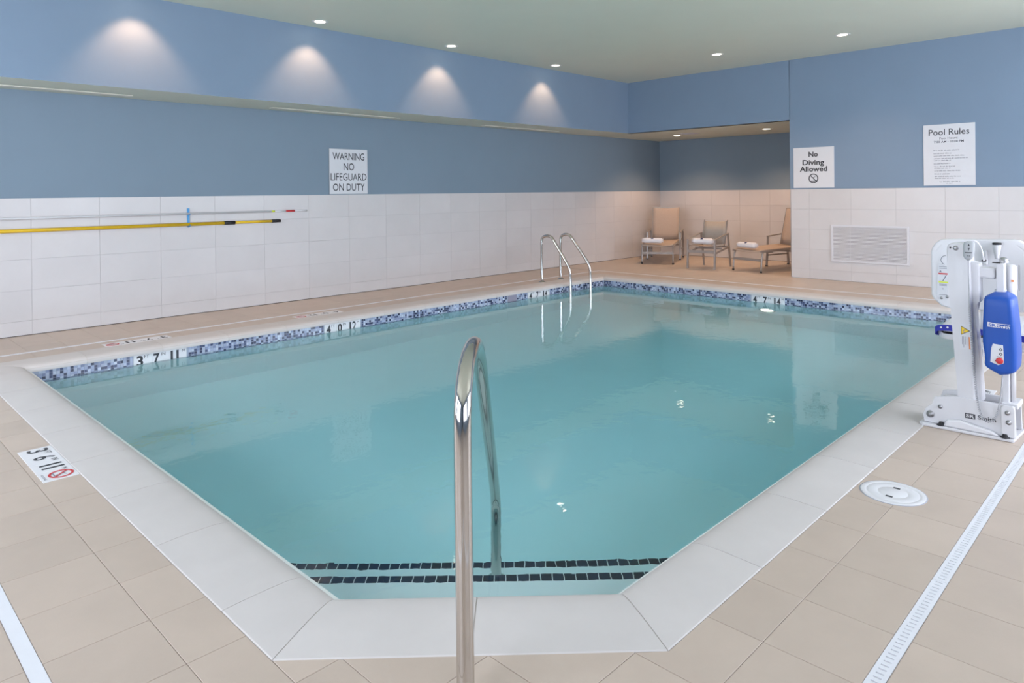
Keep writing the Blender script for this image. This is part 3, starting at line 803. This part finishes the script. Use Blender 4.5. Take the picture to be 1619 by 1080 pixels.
# ladder rails
t = thing('pool_ladder', 'pair of arched steel grab rails of the pool ladder at the far left edge', 'ladder', (8.1, 7.1, 0))
for x0, x1 in ((7.885, 7.995), (8.325, 8.475)):
    P0 = [(x0, 7.115, 0), (x0, 7.115, .45), (x0, 7.115, .60), (x0, 7.10, .675), (x0+.01, 7.02, .705), (x0+.02, 6.93, .69), (x0+.03, 6.87, .60), (x1-.01, 6.68, .27), (x1, 6.65, .17), (x1, 6.645, .05), (x1, 6.645, -.4), (x1, 6.66, -.95)]
    mb = MB(); mb.tube(smooth_path(P0, 2), .0215, 16); rl = obj('rail', mb, M_STEEL, t, (8.1, 7.1, 0))
    mb = MB(); mb.lathe([(.022, .02), (.028, .018), (.05, .005), (.053, 0)], (x0, 7.115, .001), (0, 0, 1), 24); obj('escutcheon', mb, M_STEEL, t, (8.1, 7.1, 0))

# ------------------------------------------------------------------ pool lift
LO = Vector((4.61, .92, 0))
lift = thing('pool_lift', 'white pool access lift with blue cover standing on the right deck', 'pool lift', LO)
def lp(name, mb, m_, parent=lift, label=None): return obj(name, mb, m_, parent, LO, label)
FR = lambda x, y=0, z=0: frame((x, y, z), (0, -1, 0), (0, 0, 1))      # frame seen from the viewer: right = -y, up = z, out = -x
def pl(*pts): return [(-y, z) for y, z in pts]
def ext(mb, pts, x0, x1, bev=0): return mb.prism(pl(*pts), FR(x1), x1-x0, bev)
mb = MB(); mb.prism([(4.485, .70), (4.735, .685), (4.755, .71), (4.75, 1.11), (4.72, 1.14), (4.50, 1.15), (4.478, 1.13)], Matrix.Translation((0, 0, .001)), .016, .004); lp('base_plate', mb, M_WMETAL)
for x0, x1 in ((4.515, 4.531), (4.695, 4.711)):
    mb = MB(); ext(mb, [(1.128, .018), (1.135, .06), (1.118, .10), (1.085, .125), (1.075, .168), (.97, .190), (.70, .185), (.695, .02)], x0, x1, .003); lp('side_bracket', mb, M_WMETAL)
mb = MB(); ext(mb, [(1.03, .018), (1.01, .055), (.95, .066), (.80, .040), (.765, .018)], 4.488, 4.514, .008); lp('base_highlight', mb, M_WHITE)  # whiter hump modelled in place of the highlight on the base's top
mb = MB(); mb.box((4.535, .77, .10), (4.69, 1.06, .15), .006); lp('cross_beam', mb, M_WMETAL)
mb = MB(); ext(mb, [(.755, .02), (.76, .175), (.745, .19), (.705, .19), (.698, .17), (.698, .02)], 4.50, 4.514, .003); lp('end_bracket', mb, M_WMETAL)
for y, z, r, x in ((1.097, .066, .020, 4.513), (1.047, .118, .011, 4.513), (.730, .152, .012, 4.498), (.725, .102, .013, 4.498)):
    mb = MB(); mb.lathe([(0, .012), (r*.45, .012), (r*.5, .006), (r*.95, .006), (r, 0)], (x, y, z), (-1, 0, 0), 20); lp('bolt', mb, M_BOLT)
for y in (1.04, .742):
    mb = MB(); mb.lathe([(0, .020), (.010, .019), (.014, .006), (.022, .004), (.022, 0)], (4.50, y, .017), (0, 0, 1), 18); lp('anchor_bolt', mb, M_BLACK)
mbk = MB(); mbk.prism([(-.927, .080), (-.879, .080), (-.879, .108), (-.927, .108)], FR(4.5147), .0008); lp('logo_badge', mbk, M_INK)
lw = MB(); put_text(lw, FR(4.5134), 'SR', -.903, .094, .040, .018, .03, .0); lp('badge_lettering', lw, M_WHITE)
mb = MB(); put_text(mb, FR(4.5142), 'Smith', -.826, .096, .084, .022, .02, .0); lp('base_lettering', mb, M_INK)
# mast: broad front plate and a set-back right flank
mb = MB(); ext(mb, [(.962, .20), (1.010, .92), (1.012, 1.02), (.999, 1.045), (.915, 1.050), (.905, 1.04), (.880, .165), (.965, .165)], 4.522, 4.66, .010); mast = lp('mast', mb, M_WMETAL)
mb = MB(); ext(mb, [(.915, .95), (.862, .935), (.858, .72), (.884, .715), (.884, .66), (.862, .34), (.852, .17), (.90, .17)], 4.560, 4.645, .008); lp('mast_flank', mb, M_WMETAL)
mb = MB(); mb.lathe([(0, .006), (.010, .006), (.014, 0)], (4.521, .965, 1.020), (-1, 0, 0), 20); lp('cap_bolt', mb, M_BOLT)
mb = MB(); mb.lathe([(0, .004), (.004, .004), (.005, 0)], (4.521, .992, 1.022), (-1, 0, 0), 12); lp('cap_screw', mb, M_BLACK)
# handset with strap and cable
mb = MB(); rings = []
for z, hw, hd in ((1.062, .012, .008), (1.058, .024, .014), (1.045, .027, .016), (1.01, .027, .017), (.98, .024, .016), (.965, .016, .012), (.958, .006, .006)):
    rings.append([Vector((4.487+hd*math.copysign(abs(math.sin(a))**.7, math.sin(a)), .894+(1.045-z)*.06+hw*math.copysign(abs(math.cos(a))**.7, math.cos(a)), z)) for a in [2*PI*k/20 for k in range(20)]])
mb.loft(rings); hs = lp('handset', mb, M_GREY)
mb = MB()
for c, s in ((1.043, 1), (1.020, -1)): poly(mb, FR(4.4695), [(-.893-.005, c-.006*s), (-.893+.005, c-.006*s), (-.893, c+.008*s)], 0)
flat(mb, FR(4.4692), -.912, .999, -.878, 1.003, 0)
for q in (-.90, -.89): flat(mb, FR(4.4692), q-.003, .981, q+.002, .985, 0)
lp('handset_marks', mb, M_INK, hs)
mb = MB(); mb.tube(smooth_path([(4.49, .893, 1.058), (4.49, .875, 1.07), (4.50, .855, 1.055), (4.52, .842, 1.02), (4.535, .836, .955)], 2), .004, 8); lp('handset_hook', mb, M_WHITE)
mb = MB(); mb.tube(smooth_path([(4.487, .898, .958), (4.49, .899, .88), (4.49, .896, .78), (4.49, .897, .70)], 2), .0038, 8); lp('straight_cable', mb, M_CABLE)
mb = MB(); core = smooth_path([(4.490, .897, .70), (4.492, .890, .585), (4.492, .880, .38), (4.492, .866, .20), (4.485, .845, .105), (4.48, .813, .086), (4.482, .782, .112), (4.486, .768, .165)], 3)
coil = []; acc = 0
for a, b_ in zip(core, core[1:]):
    st_ = max(2, int((b_-a).length/.0012))
    for i in range(st_):
        p = a.lerp(b_, i/st_); tg = (b_-a).normalized(); u = tg.cross(Vector((1, 0, 0))).normalized(); v = tg.cross(u); acc += (b_-a).length/st_
        ph = 2*PI*acc/.0095; coil.append(p+(u*math.cos(ph)+v*math.sin(ph))*.0052)
mb.tube(coil, .0020, 5); lp('coiled_cable', mb, M_CABLE)
mb = MB(); mb.tube(smooth_path([(4.486, .768, .165), (4.49, .755, .25), (4.495, .750, .34), (4.505, .748, .41)], 2), .0038, 8); lp('straight_cable', mb, M_CABLE)
# arm, bracket and actuator
mb = MB(); ext(mb, [(.905, .920), (.905, .862), (.800, .850), (.790, .86), (.790, .915)], 4.565, 4.64, .012); lp('arm', mb, M_WMETAL)
mb = MB(); mb.box((4.56, .749, .775), (4.625, .785, .945), .004); lp('arm_bracket', mb, M_WMETAL)
mb = MB(); mb.box((4.565, .745, .770), (4.62, .795, .800), .006); lp('bracket_collar', mb, M_GREY)
mb = MB(); mb.lathe([(0, .03), (.012, .028), (.02, .018), (.022, .0)], (4.59, .755, .946), (0, 0, 1), 20); lp('pivot_pin', mb, M_BOLT)
for a_, c_ in (((4.545, .765, .944), (4.56, .80, .950)), ((4.60, .735, .953), (4.62, .752, .958)), ((4.56, .832, .948), (4.585, .852, .957))):
    mb = MB(); mb.box(a_, c_, .001); lp('pivot_clip', mb, M_BLACK)
mb = MB(); mb.cyl((4.665, .735, .55), (4.665, .735, .930), .026, 24, .008); lp('actuator', mb, M_WHITE)
mb = MB(); mb.box((4.6365, .718, .838), (4.645, .730, .848)); lp('actuator_label', mb, M_ORANGE)
mb = MB(); mb.box((4.55, .728, .17), (4.60, .762, .50), .006); mb.cyl((4.585, .716, .16), (4.585, .716, .50), .012, 16); lp('lower_actuator', mb, M_WMETAL)
mb = MB(); mb.box((4.54, .690, .165), (4.69, .765, .195), .005); lp('actuator_foot', mb, M_WMETAL)
# blue cover over the battery and control box
def cov(z, y0, y1, x0, x1, drop=0, n_=44):
    cy, cx, hy, hx = (y0+y1)/2, (x0+x1)/2, (y1-y0)/2, (x1-x0)/2; out_ = []
    for k in range(n_):
        a = 2*PI*k/n_; c, s = math.cos(a), math.sin(a); ex = .30
        y = cy+hy*math.copysign(abs(c)**ex, c); x = cx+hx*math.copysign(abs(s)**ex, s)
        q = noise.noise(Vector((x*9, y*9, z*5)))*.004
        out_.append(Vector((x+q, y+q*.8, z-drop*(1-abs((y-.745)/.08))+noise.noise(Vector((y*14, 3, z*6)))*.003)))
    return out_
mb = MB(); prof = [(.789, .738, .792, 4.55, 4.61), (.786, .733, .797, 4.53, 4.62), (.776, .716, .812, 4.480, 4.64), (.768, .703, .824, 4.458, 4.645), (.757, .697, .8275, 4.452, 4.648), (.72, .694, .829, 4.450, 4.648), (.65, .688, .832, 4.449, 4.65),
                   (.59, .683, .835, 4.449, 4.65), (.52, .680, .835, 4.449, 4.648), (.46, .679, .829, 4.450, 4.645), (.43, .680, .827, 4.450, 4.642), (.408, .681, .829, 4.451, 4.638), (.396, .684, .826, 4.454, 4.632), (.391, .690, .818, 4.462, 4.62)]
rg = [cov(z, a, b_, x0, x1, max(0, (.44-z)*.75)) for z, a, b_, x0, x1 in prof]
mb.loft(rg); cover = lp('battery_cover', mb, M_COVER, label='blue vinyl cover with white lettering')
T = FR(4.4485)
mb = MB(); mb.prism([(-.806, .612), (-.765, .611), (-.765, .632), (-.806, .637)], FR(4.4475), .001); lp('logo_badge', mb, M_WHITE, cover)
mb = MB(); put_text(mb, FR(4.4464), 'SR', -.785, .622, .034, .016, .03, 0); lp('badge_lettering', mb, M_COVER, cover)
mb = MB(); put_text(mb, FR(4.4470), 'Smith', -.735, .618, .056, .017, .02, 0, .15); flat(mb, FR(4.4470), -.765, .630, -.706, .633, 0); lp('cover_lettering', mb, M_WHITE, cover)
mb = MB(); mb.prism([(-.795, .425), (-.790, .500), (-.783, .523), (-.738, .520), (-.735, .425), (-.76, .412)], FR(4.4490), .004, .001); pn = lp('control_panel', mb, M_SIGN)
mb = MB()
for c, s in ((.496, -1), (.472, 1)):
    poly(mb, FR(4.4444), [(-.757, c), (-.739, c), (-.748, c-.009)], 0); poly(mb, FR(4.4444), [(-.757, c), (-.748, c+.009), (-.739, c)], 0)
flat(mb, FR(4.4444), -.766, .456, -.742, .4585, 0); flat(mb, FR(4.4444), -.774, .432, -.768, .438, 0)
lp('panel_marks', mb, M_INK, pn)
mb = MB()
for c in (.497, .473): poly(mb, FR(4.4440), [(-.748+.0035*math.cos(a*PI/4), c-.001+.0035*math.sin(a*PI/4)) for a in range(8)], 0)
lp('panel_arrows', mb, M_WHITE, pn)
mb = MB(); mb.lathe([(0, .013), (.013, .012), (.0165, .008), (.0165, 0)], (4.4448, .753, .437), (-1, 0, 0), 24); lp('stop_button', mb, M_RED, pn)
mb = MB(); mb.tube(arc((4.50, .762, .365), .013, 0, 2*PI, 18, (0, 1, 0), (0, 0, 1)), .0022, 8, False); lp('pull_ring', mb, M_CABLE)
# stickers of the mast
mb = MB(); mb.prism(pl((.953, .600), (.949, .455), (.895, .463), (.898, .598))[::-1], FR(4.5222), .0008); stk = lp('caution_label', mb, M_SIGN, mast)
mb = MB(); mb.prism([(-.944, .588), (-.944, .538), (-.900, .563)], FR(4.5212), .0007); lp('caution_triangle', mb, M_BLACK, stk) if False else lp('caution_border', mb, M_BLACK, mast)
mb = MB(); poly(mb, FR(4.5203), [(-.941, .583), (-.941, .543), (-.906, .563)], 0); lp('caution_triangle', mb, M_CAUT, mast)
mb = MB(); poly(mb, FR(4.5200), [(-.934, .558), (-.931, .556), (-.924, .570), (-.927, .572)], 0); flat(mb, FR(4.5200), -.936, .551, -.925, .554, 0)
for x in (-.939, -.932, -.925, -.918, -.911): flat(mb, FR(4.5213), x, .468+random.uniform(0, .02), x+.0022, .530, 0)
lp('caution_print', mb, M_INK2, mast)
mb = MB(); poly(mb, FR(4.5213), [(-.906, .462), (-.899, .462), (-.903, .530), (-.908, .530)], 0); lp('orange_band', mb, M_ORANGE, mast)
# seat back: moulded panel with hand holes
def rr(x0, y0, x1, y1, r, n_=6):
    out_ = []
    for cx, cy, a in ((x1-r, y1-r, 0), (x0+r, y1-r, PI/2), (x0+r, y0+r, PI), (x1-r, y0+r, 3*PI/2)):
        out_ += [(cx+r*math.cos(a+PI/2*i/n_), cy+r*math.sin(a+PI/2*i/n_)) for i in range(n_+1)]
    return out_
def slot(cx, cy, ln, wd, ang):
    c, s = math.cos(ang), math.sin(ang); return [(cx+x*c-y*s, cy+x*s+y*c) for x, y in rr(-ln/2, -wd/2, ln/2, wd/2, wd*.49, 5)]
def sheet(name, outlines, M, depth, bev, m_, parent):
    cu = bpy.data.curves.new(name, 'CURVE'); cu.dimensions = '2D'; cu.fill_mode = 'BOTH'; cu.extrude = depth/2-bev; cu.bevel_depth = bev; cu.bevel_resolution = 2
    for ol in outlines:
        sp = cu.splines.new('POLY'); sp.points.add(len(ol)-1); sp.use_cyclic_u = True
        for p_, (x, y) in zip(sp.points, ol): p_.co = (x, y, 0, 1)
    o = bpy.data.objects.new(name, cu); C.objects.link(o); bpy.context.view_layer.update()
    me = bpy.data.meshes.new_from_object(o); bpy.data.objects.remove(o); bpy.data.curves.remove(cu)
    mb = MB(); mb.mesh_in(me, M); bpy.data.meshes.remove(me)
    return lp(name, mb, m_, parent)
XB = 4.93
ol = [(-1.172, .70), (-1.172, .965), (-1.165, .985), (-1.145, 1.015), (-1.125, 1.030), (-1.10, 1.034), (-.76, 1.043), (-.735, 1.040), (-.705, 1.02), (-.675, .985), (-.665, .95), (-.665, .70), (-.68, .665), (-.71, .645), (-1.085, .632), (-1.12, .640), (-1.16, .675)]
sheet('seat_back', [ol, slot(-.738, .832, .155, .018, PI/2), slot(-.722, 1.000, .062, .012, -PI/4.2), slot(-1.140, .992, .05, .010, PI/3.6)], FR(XB), .045, .010, M_WHITE, lift)
XS = XB-.0245
mb = MB(); mb.prism([(-1.148, .685), (-1.095, .675), (-1.088, .87), (-1.142, .895)], FR(XS), .0015); lp('warning_label', mb, M_SIGN)
mb = MB(); flat(mb, FR(XS-.002), -1.140, .826, -1.085, .835, 0); lp('red_stripe', mb, M_RED)
mb = MB(); flat(mb, FR(XS-.002), -1.140, .775, -1.085, .783, 0); lp('green_stripe', mb, M_LIME)
mb = MB(); poly(mb, FR(XS-.0022), [(-1.137, .840), (-1.122, .840), (-1.129, .853)], 0); poly(mb, FR(XS-.0022), [(-1.120, .786), (-1.115, .784), (-1.095, .822), (-1.100, .824)], 0)
for z in (.862, .872, .765, .757, .700): flat(mb, FR(XS-.0022), -1.136, z, -1.095, z+.003, 0)
poly(mb, FR(XS-.0022), [(-1.12, .735), (-1.113, .735), (-1.116, .743)], 0)
lp('label_print', mb, M_INK2)
mb = MB(); mb.tube(arc((XS-.003, 1.098, .915), .028, PI*.5, PI*1.4, 12, (0, -1, 0), (0, 0, 1)), .0016, 6); lp('curved_cord', mb, M_INK2)
mb = MB(); mb.lathe([(0, 1.052), (.022, 1.052), (.024, 1.045), (.022, 1.040), (.0, 1.040)], (XS-.025, .835, -.018), (0, 0, 1), 22); lp('head_knob', mb, M_BLACK)
mb = MB(); mb.lathe([(.023, 1.022), (.021, 1.005), (.012, .955), (.010, .94), (0, .94)], (XS-.025, .835, 0), (0, 0, 1), 22); mb.box((XS-.02, .885, .90), (XS+.005, .90, .985), .004); lp('knob_socket', mb, M_WHITE)
for y, z in ((1.125, .682), (1.095, .690)):
    mb = MB(); mb.lathe([(0, .006), (.007, .005), (.009, 0)], (XS, y, z), (-1, 0, 0), 14); lp('panel_rivet', mb, M_BOLT)
# seat shell, seen from behind and the side
mb = MB(); rings = []
for x, z0, z1, ya, yb in ((4.90, .445, .500, .665, 1.115), (4.935, .425, .515, .645, 1.150), (5.05, .415, .528, .645, 1.145), (5.20, .415, .540, .65, 1.13), (5.36, .425, .545, .66, 1.11), (5.43, .44, .535, .68, 1.09)):
    q = rr(-yb, z0, -ya, z1, .035, 5); rings.append([Vector((x, -a, b_)) for a, b_ in q])
mb.loft(rings); lp('seat', mb, M_WHITE)
mb = MB(); ext(mb, [(1.09, .46), (1.075, .425), (1.03, .405), (.70, .398), (.67, .43), (.67, .46)], 4.93, 5.30, .012); lp('seat_pan', mb, M_WMETAL)
mb = MB(); mb.box((4.66, .865, .40), (4.96, .905, .45), .008); mb.box((4.93, .86, .40), (4.97, .93, .70), .006); lp('seat_support', mb, M_WMETAL)
mb = MB(); pts = smooth_path([(4.97, 1.150, .455), (4.90, 1.165, .470), (4.885, 1.150, .498), (4.885, 1.09, .506), (4.885, .90, .500), (4.885, .70, .485), (4.89, .63, .478)], 2)
V = []; Fs = []
for p in pts: V += [p+Vector((0, 0, -.018)), p+Vector((0, 0, .018)), p+Vector((.006, 0, .018)), p+Vector((.006, 0, -.018))]
for i in range(len(pts)-1):
    for j in range(4): Fs.append((4*i+j, 4*i+(j+1) % 4, 4*i+4+(j+1) % 4, 4*i+4+j))
mb._new(V, Fs); lp('seat_belt', mb, M_BELT, label='dark blue seat belt')
mb = MB()
for y, z in ((1.09, .507), (1.125, .503), (.68, .484), (.86, .499)): mb.lathe([(0, .004), (.005, .004), (.006, 0)], (4.884, y, z), (-1, 0, 0), 12)
lp('belt_rivet', mb, M_WHITE)

# ------------------------------------------------------------------ lounge chairs in the alcove
def chaise():
    t = thing('lounge_chair', '', 'lounge chair', (0, 0, 0), 0, 'sling lounge chairs in the alcove')
    hw = .285
    for y in (-hw, hw):
        mb = MB(); mb.bar((0, y, .345), (1.75, y, .375), .025, .035, .004); obj('side_rail', mb, M_FRAME, t)
        mb = MB(); mb.tube(smooth_path([(.06, y, .335), (.03, y, .28), (.0, y, .02)], 1), .014, 10); lg = obj('leg', mb, M_FRAME, t)
        mb = MB(); mb.cyl((.0, y, 0), (.002, y, .028), .018, 14); obj('rubber_foot', mb, M_BLACK, lg)
        ya = y*1.12
        for x0, x1, x2 in ((.90, .95, .0), (1.50, 1.46, 0)):
            mb = MB(); mb.bar((x0, ya, .01), (x1, ya, .535), .035, .022, .003, (1, 0, 0)); lg = obj('leg', mb, M_FRAME, t)
            mb = MB(); mb.box((x0-.02, ya-.016, 0), (x0+.02, ya+.016, .022), .003); obj('rubber_foot', mb, M_BLACK, lg)
        mb = MB(); mb.bar((.93, ya, .535), (1.49, ya, .575), .042, .018, .004); obj('armrest', mb, M_FRAME, t)
        mb = MB(); mb.bar((.93, ya, .20), (1.49, ya, .20), .02, .02, .003); obj('lower_rail', mb, M_FRAME, t)
    mb = MB(); mb.bar((.012, -hw, .205), (.012, hw, .205), .02, .042, .003); obj('cross_bar', mb, M_FRAME, t)
    mb = MB(); mb.bar((.93, -hw*1.1, .30), (.93, hw*1.1, .30), .02, .03, .003); mb.bar((.30, -hw, .32), (.30, hw, .32), .02, .02, .003); obj('cross_bar', mb, M_FRAME, t)
    # sling seat
    def sheet_(name, pts, w2, m_):
        mb = MB(); V = []; Fs = []; n_ = 9
        for (x, z), (x2, z2) in zip(pts, pts[1:]+[pts[-1]]):
            for k in range(n_):
                u = -1+2*k/(n_-1); V.append((x, u*w2, z-.018*(1-u*u)))
        nn = len(pts)
        for i in range(nn-1):
            for k in range(n_-1): Fs.append((i*n_+k, (i+1)*n_+k, (i+1)*n_+k+1, i*n_+k+1))
        vs, fs = mb._new(V, Fs, True)
        mb.b.normal_update(); g = bmesh.ops.solidify(mb.b, geom=mb.b.faces[:], thickness=.008)
        obj(name, mb, m_, t)
    sheet_('seat_sling', [(.0, .352), (.02, .366), (.10, .372), (.5, .380), (.9, .388), (1.20, .394)], hw, M_SLING)
    hx, hz, tx, tz = 1.20, .388, 1.39, 1.03
    sheet_('back_sling', [(hx+(tx-hx)*q, hz+(tz-hz)*q) for q in (0, .2, .4, .6, .8, .97)]+[(tx+.012, tz)], .255, M_SLING)
    mb = MB()
    for y in (-.262, .262): mb.bar((hx+.012, y, hz-.01), (tx+.012, y, tz-.005), .022, .026, .004, (1, 0, 0))
    mb.bar((tx+.014, -.262, tz-.012), (tx+.014, .262, tz-.012), .022, .024, .004); obj('back_frame', mb, M_FRAME, t)
    mb = MB(); mb.bar((hx+.1, -.2, .70), (1.55, -.2, .37), .015, .02, .002); mb.bar((hx+.1, .2, .70), (1.55, .2, .37), .015, .02, .002); obj('back_prop', mb, M_FRAME, t)
    return t
ch = chaise(); ch['label'] = 'beige sling lounge chair with upright back in the alcove corner, leftmost'
AZ1, AZ3 = math.radians(25), math.radians(-14)
ch.location = (11.15, 7.167, 0); ch.rotation_euler = (0, 0, AZ1)
dup(ch, (11.04, 5.365, 0), AZ3, 'beige sling lounge chair half hidden behind the tiled wall edge', 'sling lounge chairs in the alcove')
def armchair():
    t = thing('sling_armchair', 'taupe sling armchair standing between the two lounge chairs', 'chair', (10.90, 6.13, 0), math.radians(4))
    hw = .25
    for y in (-hw, hw):
        mb = MB(); mb.bar((.0, y, 0), (.02, y, .505), .026, .045, .004, (1, 0, 0)); obj('leg', mb, M_FRAME, t)
        mb = MB(); mb.bar((.66, y, 0), (.545, y, .60), .024, .042, .004, (1, 0, 0)); obj('leg', mb, M_FRAME, t)
        mb = MB(); mb.bar((.0, y, .508), (.56, y, .600), .034, .014, .003); obj('armrest', mb, M_FRAME, t)
        mb = MB(); mb.bar((.01, y, .275), (.60, y, .36), .018, .03, .003); obj('side_stretcher', mb, M_FRAME, t)
        ys = y*.86
        mb = MB(); mb.tube(smooth_path([(.02, ys, .405), (.44, ys, .385), (.50, ys, .40), (.62, ys, .83)], 2), .012, 10); obj('sling_rail', mb, M_FRAME, t)
    mb = MB(); mb.bar((.01, -hw, .30), (.01, hw, .30), .02, .05, .003); obj('front_stretcher', mb, M_FRAME, t)
    mb = MB(); mb.bar((.30, -hw, .345), (.30, hw, .345), .02, .03, .003); mb.bar((.60, -hw, .36), (.60, hw, .36), .018, .03, .003); obj('cross_bar', mb, M_FRAME, t)
    for nm, pts, m_ in (('seat_sling', [(.0, .412), (.2, .402), (.44, .394)], M_SLING), ('back_sling', [(.49, .41), (.55, .62), (.61, .81)], M_SLING2)):
        mb = MB(); V = []; Fs = []; n_ = 7
        for x, z in pts:
            for k in range(n_):
                u = -1+2*k/(n_-1); V.append((x, u*hw*.84, z-.012*(1-u*u)))
        for i in range(len(pts)-1):
            for k in range(n_-1): Fs.append((i*n_+k, (i+1)*n_+k, (i+1)*n_+k+1, i*n_+k+1))
        mb._new(V, Fs, True); mb.b.normal_update(); bmesh.ops.solidify(mb.b, geom=mb.b.faces[:], thickness=.006); obj(nm, mb, m_, t)
    return t
armchair()
def towel(loc, rz, label):
    t = thing('rolled_towel', label, 'towel', loc, rz, 'rolled white towels on the chairs')
    if 'tw' not in TCACHE:
        rings = []
        for k in range(13):
            y = -.19+.38*k/12; e_ = 1-max(0, (abs(y)-.15)/.04)**2*.45
            rings.append([Vector((.062*e_*math.cos(a), y, .052+.050*e_*math.sin(a)+noise.noise(Vector((a, y*9, 0)))*.004)) for a in [2*PI*j/22 for j in range(22)]])
        mb = MB(); mb.loft(rings); TCACHE['tw'] = mb.data('towel_roll', M_TOWEL)
        sp = []
        for k in range(60):
            a = k*.34; r = .008+.042*k/60; sp.append((r*math.cos(a)*1.1, -.192, .052+r*math.sin(a)))
        mb = MB(); mb.tube(sp, .0022, 5); mb.tube([(p[0], .192, p[2]) for p in sp], .0022, 5); TCACHE['tws'] = mb.data('rolled_edge', M_TOWEL)
        mb = MB()
        for a0 in (1.9,):
            V = []; 
            for i in range(5):
                for j in range(2):
                    a = a0+.14*i; V.append((-.0635*math.cos(PI-a) if False else .0640*math.cos(a), -.022+.044*j, .052+.0525*math.sin(a)))
            mb._new(V, [(2*i, 2*i+1, 2*i+3, 2*i+2) for i in range(4)])
        TCACHE['twe'] = mb.data('emblem', M_EMB)
    link('towel_roll', TCACHE['tw'], t); link('rolled_edge', TCACHE['tws'], t); link('emblem', TCACHE['twe'], t)
def at_chair(o, az, u, v, z):
    return (o[0]+u*math.cos(az)-v*math.sin(az), o[1]+u*math.sin(az)+v*math.cos(az), z)
towel(at_chair((11.15, 7.167), AZ1, .10, .10, .382), AZ1, 'rolled white towel on the foot of the left lounge chair')
towel(at_chair((10.90, 6.13), math.radians(4), .14, .03, .425), math.radians(4), 'rolled white towel on the seat of the taupe armchair')
towel(at_chair((11.04, 5.365), AZ3, .10, .07, .382), AZ3, 'rolled white towel on the foot of the right lounge chair')
